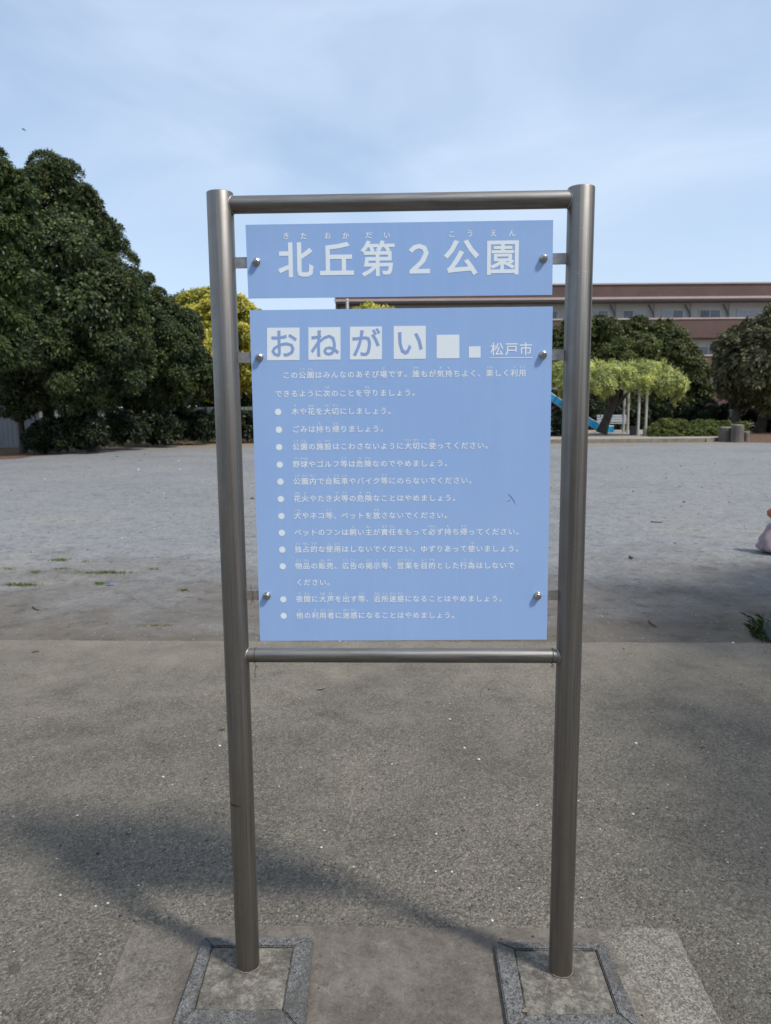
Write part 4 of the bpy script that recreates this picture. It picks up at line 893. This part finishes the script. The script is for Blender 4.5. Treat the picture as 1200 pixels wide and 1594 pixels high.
# blue scrap
p = G(171, 910, GZ + 0.006); mb = MB(); v = [(-0.055, -0.015, 0), (0.0, -0.02, 0.008), (0.055, -0.01, 0.003), (0.05, 0.02, 0.005), (0.0, 0.017, 0.010), (-0.045, 0.015, 0.003)]
v = [(a[0] * 0.7, a[1] * 0.8, a[2] * 0.6) for a in v]; mb.add(v + [(a[0], a[1], a[2] - 0.002) for a in v], [(0, 1, 4, 5), (1, 2, 3, 4), (11, 10, 7, 6), (10, 9, 8, 7)] + [(i, i + 6, (i + 1) % 6 + 6, (i + 1) % 6) for i in range(6)])
tag(mb.build('plastic_scrap', M_scrap, loc=tuple(p)), 'flat scrap of blue plastic lying beside a grass tuft', 'litter')
# twigs and dead leaves
def twig(label, pts, r, z):
    q = [G(*p, z) for p in pts]; c = q[0]; mb = MB(); mb.tube([x - c + np.array([0, 0, r + 0.004 * (i % 2)]) for i, x in enumerate(q)], [r * (1 - 0.12 * i) for i in range(len(q))], 6)
    tag(mb.build('twig', M_twig, loc=tuple(c)), label, 'twig', 'twigs on the ground')
twig('curved twig on the left playground below the grass patches', [(51, 945), (53, 948), (57, 950), (61, 951)], 0.006, GZ)
twig('curved twig on the shaded dirt right of the right post', [(1010, 967), (1013, 972), (1019, 975.5), (1021, 977)], 0.007, GZ)
twig('thin straight twig far out on the right playground', [(1013, 813), (1022, 814), (1031, 814)], 0.008, GZ)
twig('dark twig near the left pavement edge', [(50, 1016.5), (55, 1015.5), (61, 1014.5)], 0.004, 0.0)
twig('hair thin curved stalk on the pavement left of the right post', [(747, 1086), (750, 1074), (758, 1066), (770, 1058)], 0.0012, 0.0)
twig('dark chip of bark on the middle of the right playground', [(980, 868), (984, 871)], 0.012, GZ)
def dleaf(label, px, py, s, z, rz, mat=M_deadleaf, thick=0.0015):
    c = G(px, py, z); mb = MB(); n = 7; v = []
    for i in range(n):
        t = i / (n - 1) * 2 - 1; wv = (1 - t * t) * 0.32 * s + 0.002; zz = 0.12 * s * t * t + 0.004
        v += [(t * s, -wv, zz + 0.15 * wv), (t * s, 0, zz - 0.1 * wv), (t * s, wv, zz + 0.2 * wv)]
    f = [(i * 3 + j, i * 3 + j + 1, i * 3 + j + 4, i * 3 + j + 3) for i in range(n - 1) for j in (0, 1)]
    v2 = [(a[0], a[1], a[2] - thick) for a in v]; mb.add(v, f, 0, True); mb.add(v2, [tuple(reversed(q)) for q in f], 0, True)
    o = mb.build('dead_leaf', mat, loc=tuple(c), fixn=False); o.rotation_euler = (0.0, 0.0, rz); tag(o, label, 'leaf', 'dead leaves on the pavement')
dleaf('curled tan dead leaf on the pavement below the lower bar', 500, 1073, 0.026, 0.0, 0.7)
dleaf('small dark dead leaf beside the left post', 346, 1136.5, 0.014, 0.0, 0.2, M_twig)
dleaf('small brown dead leaf at the corner of the right footing', 819, 1575, 0.012, FZ, 0.4, M_seal)
# loose grit: more than anyone could count
def grit(name, pts, size, mat):
    n = len(pts); c = np.array(pts); s_ = size * rng.lognormal(0, 0.45, (n, 1)) * np.clip(c[:, 1:2] / 16.0, 0.32 if size > 0.006 else 1, 1.0); O = np.array([[1, 0, 0.3], [0.2, 1, 0.3], [-1, 0.1, 0.35], [-0.1, -0.9, 0.3], [0, 0, 0.75]])
    a_ = rng.uniform(0, 6.3, n); V = []
    for o_ in O:
        jx = o_[0] * rng.uniform(0.6, 1.2, n); jy = o_[1] * rng.uniform(0.6, 1.2, n)
        V.append(np.stack([jx * np.cos(a_) - jy * np.sin(a_), jx * np.sin(a_) + jy * np.cos(a_), np.full(n, o_[2])], 1) * s_ + c)
    V = np.stack(V, 1); B = V[:, :4].copy(); B[:, :, 2] = c[:, None, 2] - 0.001
    q = [V[:, [0, 1, 4, 4]], V[:, [1, 2, 4, 4]], V[:, [2, 3, 4, 4]], V[:, [3, 0, 4, 4]]]
    verts = np.concatenate([V, B], 1).reshape(-1, 3); faces = []
    for i in range(n):
        k = i * 9; faces += [(k, k + 1, k + 4), (k + 1, k + 2, k + 4), (k + 2, k + 3, k + 4), (k + 3, k, k + 4)] + [(k + 5 + j, k + 5 + (j + 1) % 4, k + (j + 1) % 4, k + j) for j in range(4)]
    me = bpy.data.meshes.new(name); me.from_pydata(verts.tolist(), [], faces); me.materials.append(mat); o = bpy.data.objects.new(name, me); COL.objects.link(o); o['kind'] = 'stuff'
def field(n, z, y0, y1):
    out_ = []
    while len(out_) < n:
        px, py = rng.uniform(-150, 1350), rng.uniform(y0, y1); out_.append(G(px, py, z))
    return out_
m = Mat('grit_dark'); M_gd = m.set(m.ramp(m.n('ShaderNodeNewGeometry').outputs['Random Per Island'], [(0, (0.03, 0.028, 0.024)), (0.6, (0.09, 0.08, 0.066)), (1, (0.16, 0.13, 0.095))]), 0.9)
m = Mat('grit_pale'); M_gp = m.set(m.ramp(m.n('ShaderNodeNewGeometry').outputs['Random Per Island'], [(0, (0.22, 0.21, 0.195)), (0.7, (0.32, 0.31, 0.29)), (1, (0.5, 0.49, 0.47))]), 0.9)
grit('grit', field(1500, GZ, 700, 990), 0.011, M_gd); grit('grit', field(500, GZ, 700, 990), 0.008, M_gp)
grit('grit', field(900, 0.0, 1002, 1594), 0.0030, M_gd); grit('grit', field(450, 0.0, 1002, 1594), 0.0022, M_gp)
grit('grit', [e0 + (e1 - e0) * rng.uniform(-0.4, 1.4) + np.array([0, abs(rng.normal()) * -0.07, 0]) for _ in range(260)], 0.0026, M_gp)
# white pebbles lying loose
pbl = [(216, 1379), (94, 1394), (168, 1407), (149, 1411), (254, 1210), (342, 1162), (500, 1320), (678, 1357), (703, 1358), (723, 1165), (836, 1254), (679, 1299), (985, 1268), (934, 1291), (745, 1183), (766, 1434), (888, 989), (1141, 1002), (280, 731), (215, 732), (70, 746), (240, 824), (190, 838), (278, 718), (700, 1120), (610, 1190), (990, 1158), (380, 1300), (120, 1270)]
for i, (px, py) in enumerate(pbl):
    near = py > 1000; z = 0.0 if near else GZ; c = G(px, py, z); dist = np.linalg.norm(c - CP); r = (1.9 if near else 1.5) * dist / FPX * random.uniform(0.75, 1.3)
    mb = MB(); mb.lathe([(r * 0.6, 0.0), (r, r * 0.35), (r * 0.8, r * 0.8), (r * 0.3, r)], (0, 0, 0), 8, wob=0.2)
    tag(mb.build('pebble', M_pebble, loc=tuple(c)), 'white pebble on the pavement' if near else 'white speck of stone on the playground', 'pebble', 'white pebbles on the ground')
# dark crumbs of grit on the pad and pavement
for px, py in ((300, 1482), (272, 1450), (496, 1538), (273, 1541), (830, 1458), (780, 1462), (1000, 1581), (725, 1413), (650, 1426), (344, 1410), (445, 1200), (538, 1168), (690, 1330)):
    pad = py > 1437; c = G(px, py, PADZ if pad else 0.0); r = random.uniform(0.0022, 0.0045); mb = MB(); mb.lathe([(r, 0.0), (r * 0.9, r * 0.7), (r * 0.3, r * 1.1)], (0, 0, 0), 7, wob=0.25)
    tag(mb.build('soil_crumb', M_twig, loc=tuple(c)), 'dark crumb of dirt on the concrete' if pad else 'dark crumb of dirt on the pavement', 'dirt', 'dark crumbs on the ground')

# ================================================================== trees outside the frame that shade the ground and show in the steel
def offtree(label, x, y, h, r, n, ln, mat, group=None, r0=0.16):
    lobes = [(x + math.cos(a) * r * 0.55, y + math.sin(a) * r * 0.55, h * (0.62 + 0.16 * math.sin(a * 2.3 + x)), r * 0.55, r * 0.55, r * 0.48) for a in np.linspace(0, 2 * math.pi, 7)[:-1]] + [(x, y, h * 0.85, r * 0.6, r * 0.6, r * 0.5)]
    return tree(label, (x, y, -0.0 if y < 4 else GZ), lobes, n, 6, ln, ln * 0.26, mat, r0, group=group, nl=6)
offtree('leafy tree beside the pavement, shading its right edge', 6.75, 3.4, 5.6, 2.3, 2600, 0.2, M_leaf_mid)
offtree('thin leaved unseen tree added to shade the right of the pavement', 4.6, 1.15, 5.6, 1.5, 260, 0.16, M_leaf_mid, None, 0.06)  # sparse crown added out of view for dappled shade on the paving
for x, y, h, r in ((-6.0, -11.5, 6, 3.2), (0.6, -13.5, 6.5, 3.6), (7.5, -12.5, 6.5, 3.4)):
    offtree('broad tree standing behind the viewer, mirrored in the steel', x, y, h, r, 2200, 0.32, M_leaf_dark, 'trees behind the viewpoint', 0.22)
# bird
p = P(37, 202, 40); br = empty('bird', tuple(p), 'tiny dark bird high in the sky above the left trees', 'bird')
mb = MB(); mb.tube([(-0.10, 0, 0.05), (-0.05, 0, 0.03), (0.02, 0, 0.0), (0.08, 0, -0.03), (0.12, 0, -0.05)], [0.008, 0.025, 0.03, 0.018, 0.004], 8)
mb.add([(-0.02, 0, 0.02), (0.05, 0, -0.01), (0.03, 0.13, 0.03), (-0.01, 0.11, 0.05)], [(0, 1, 2, 3)]); mb.add([(-0.02, 0, 0.02), (0.05, 0, -0.01), (0.03, -0.13, 0.03), (-0.01, -0.11, 0.05)], [(3, 2, 1, 0)])
mb.build('body', M_bird, br)
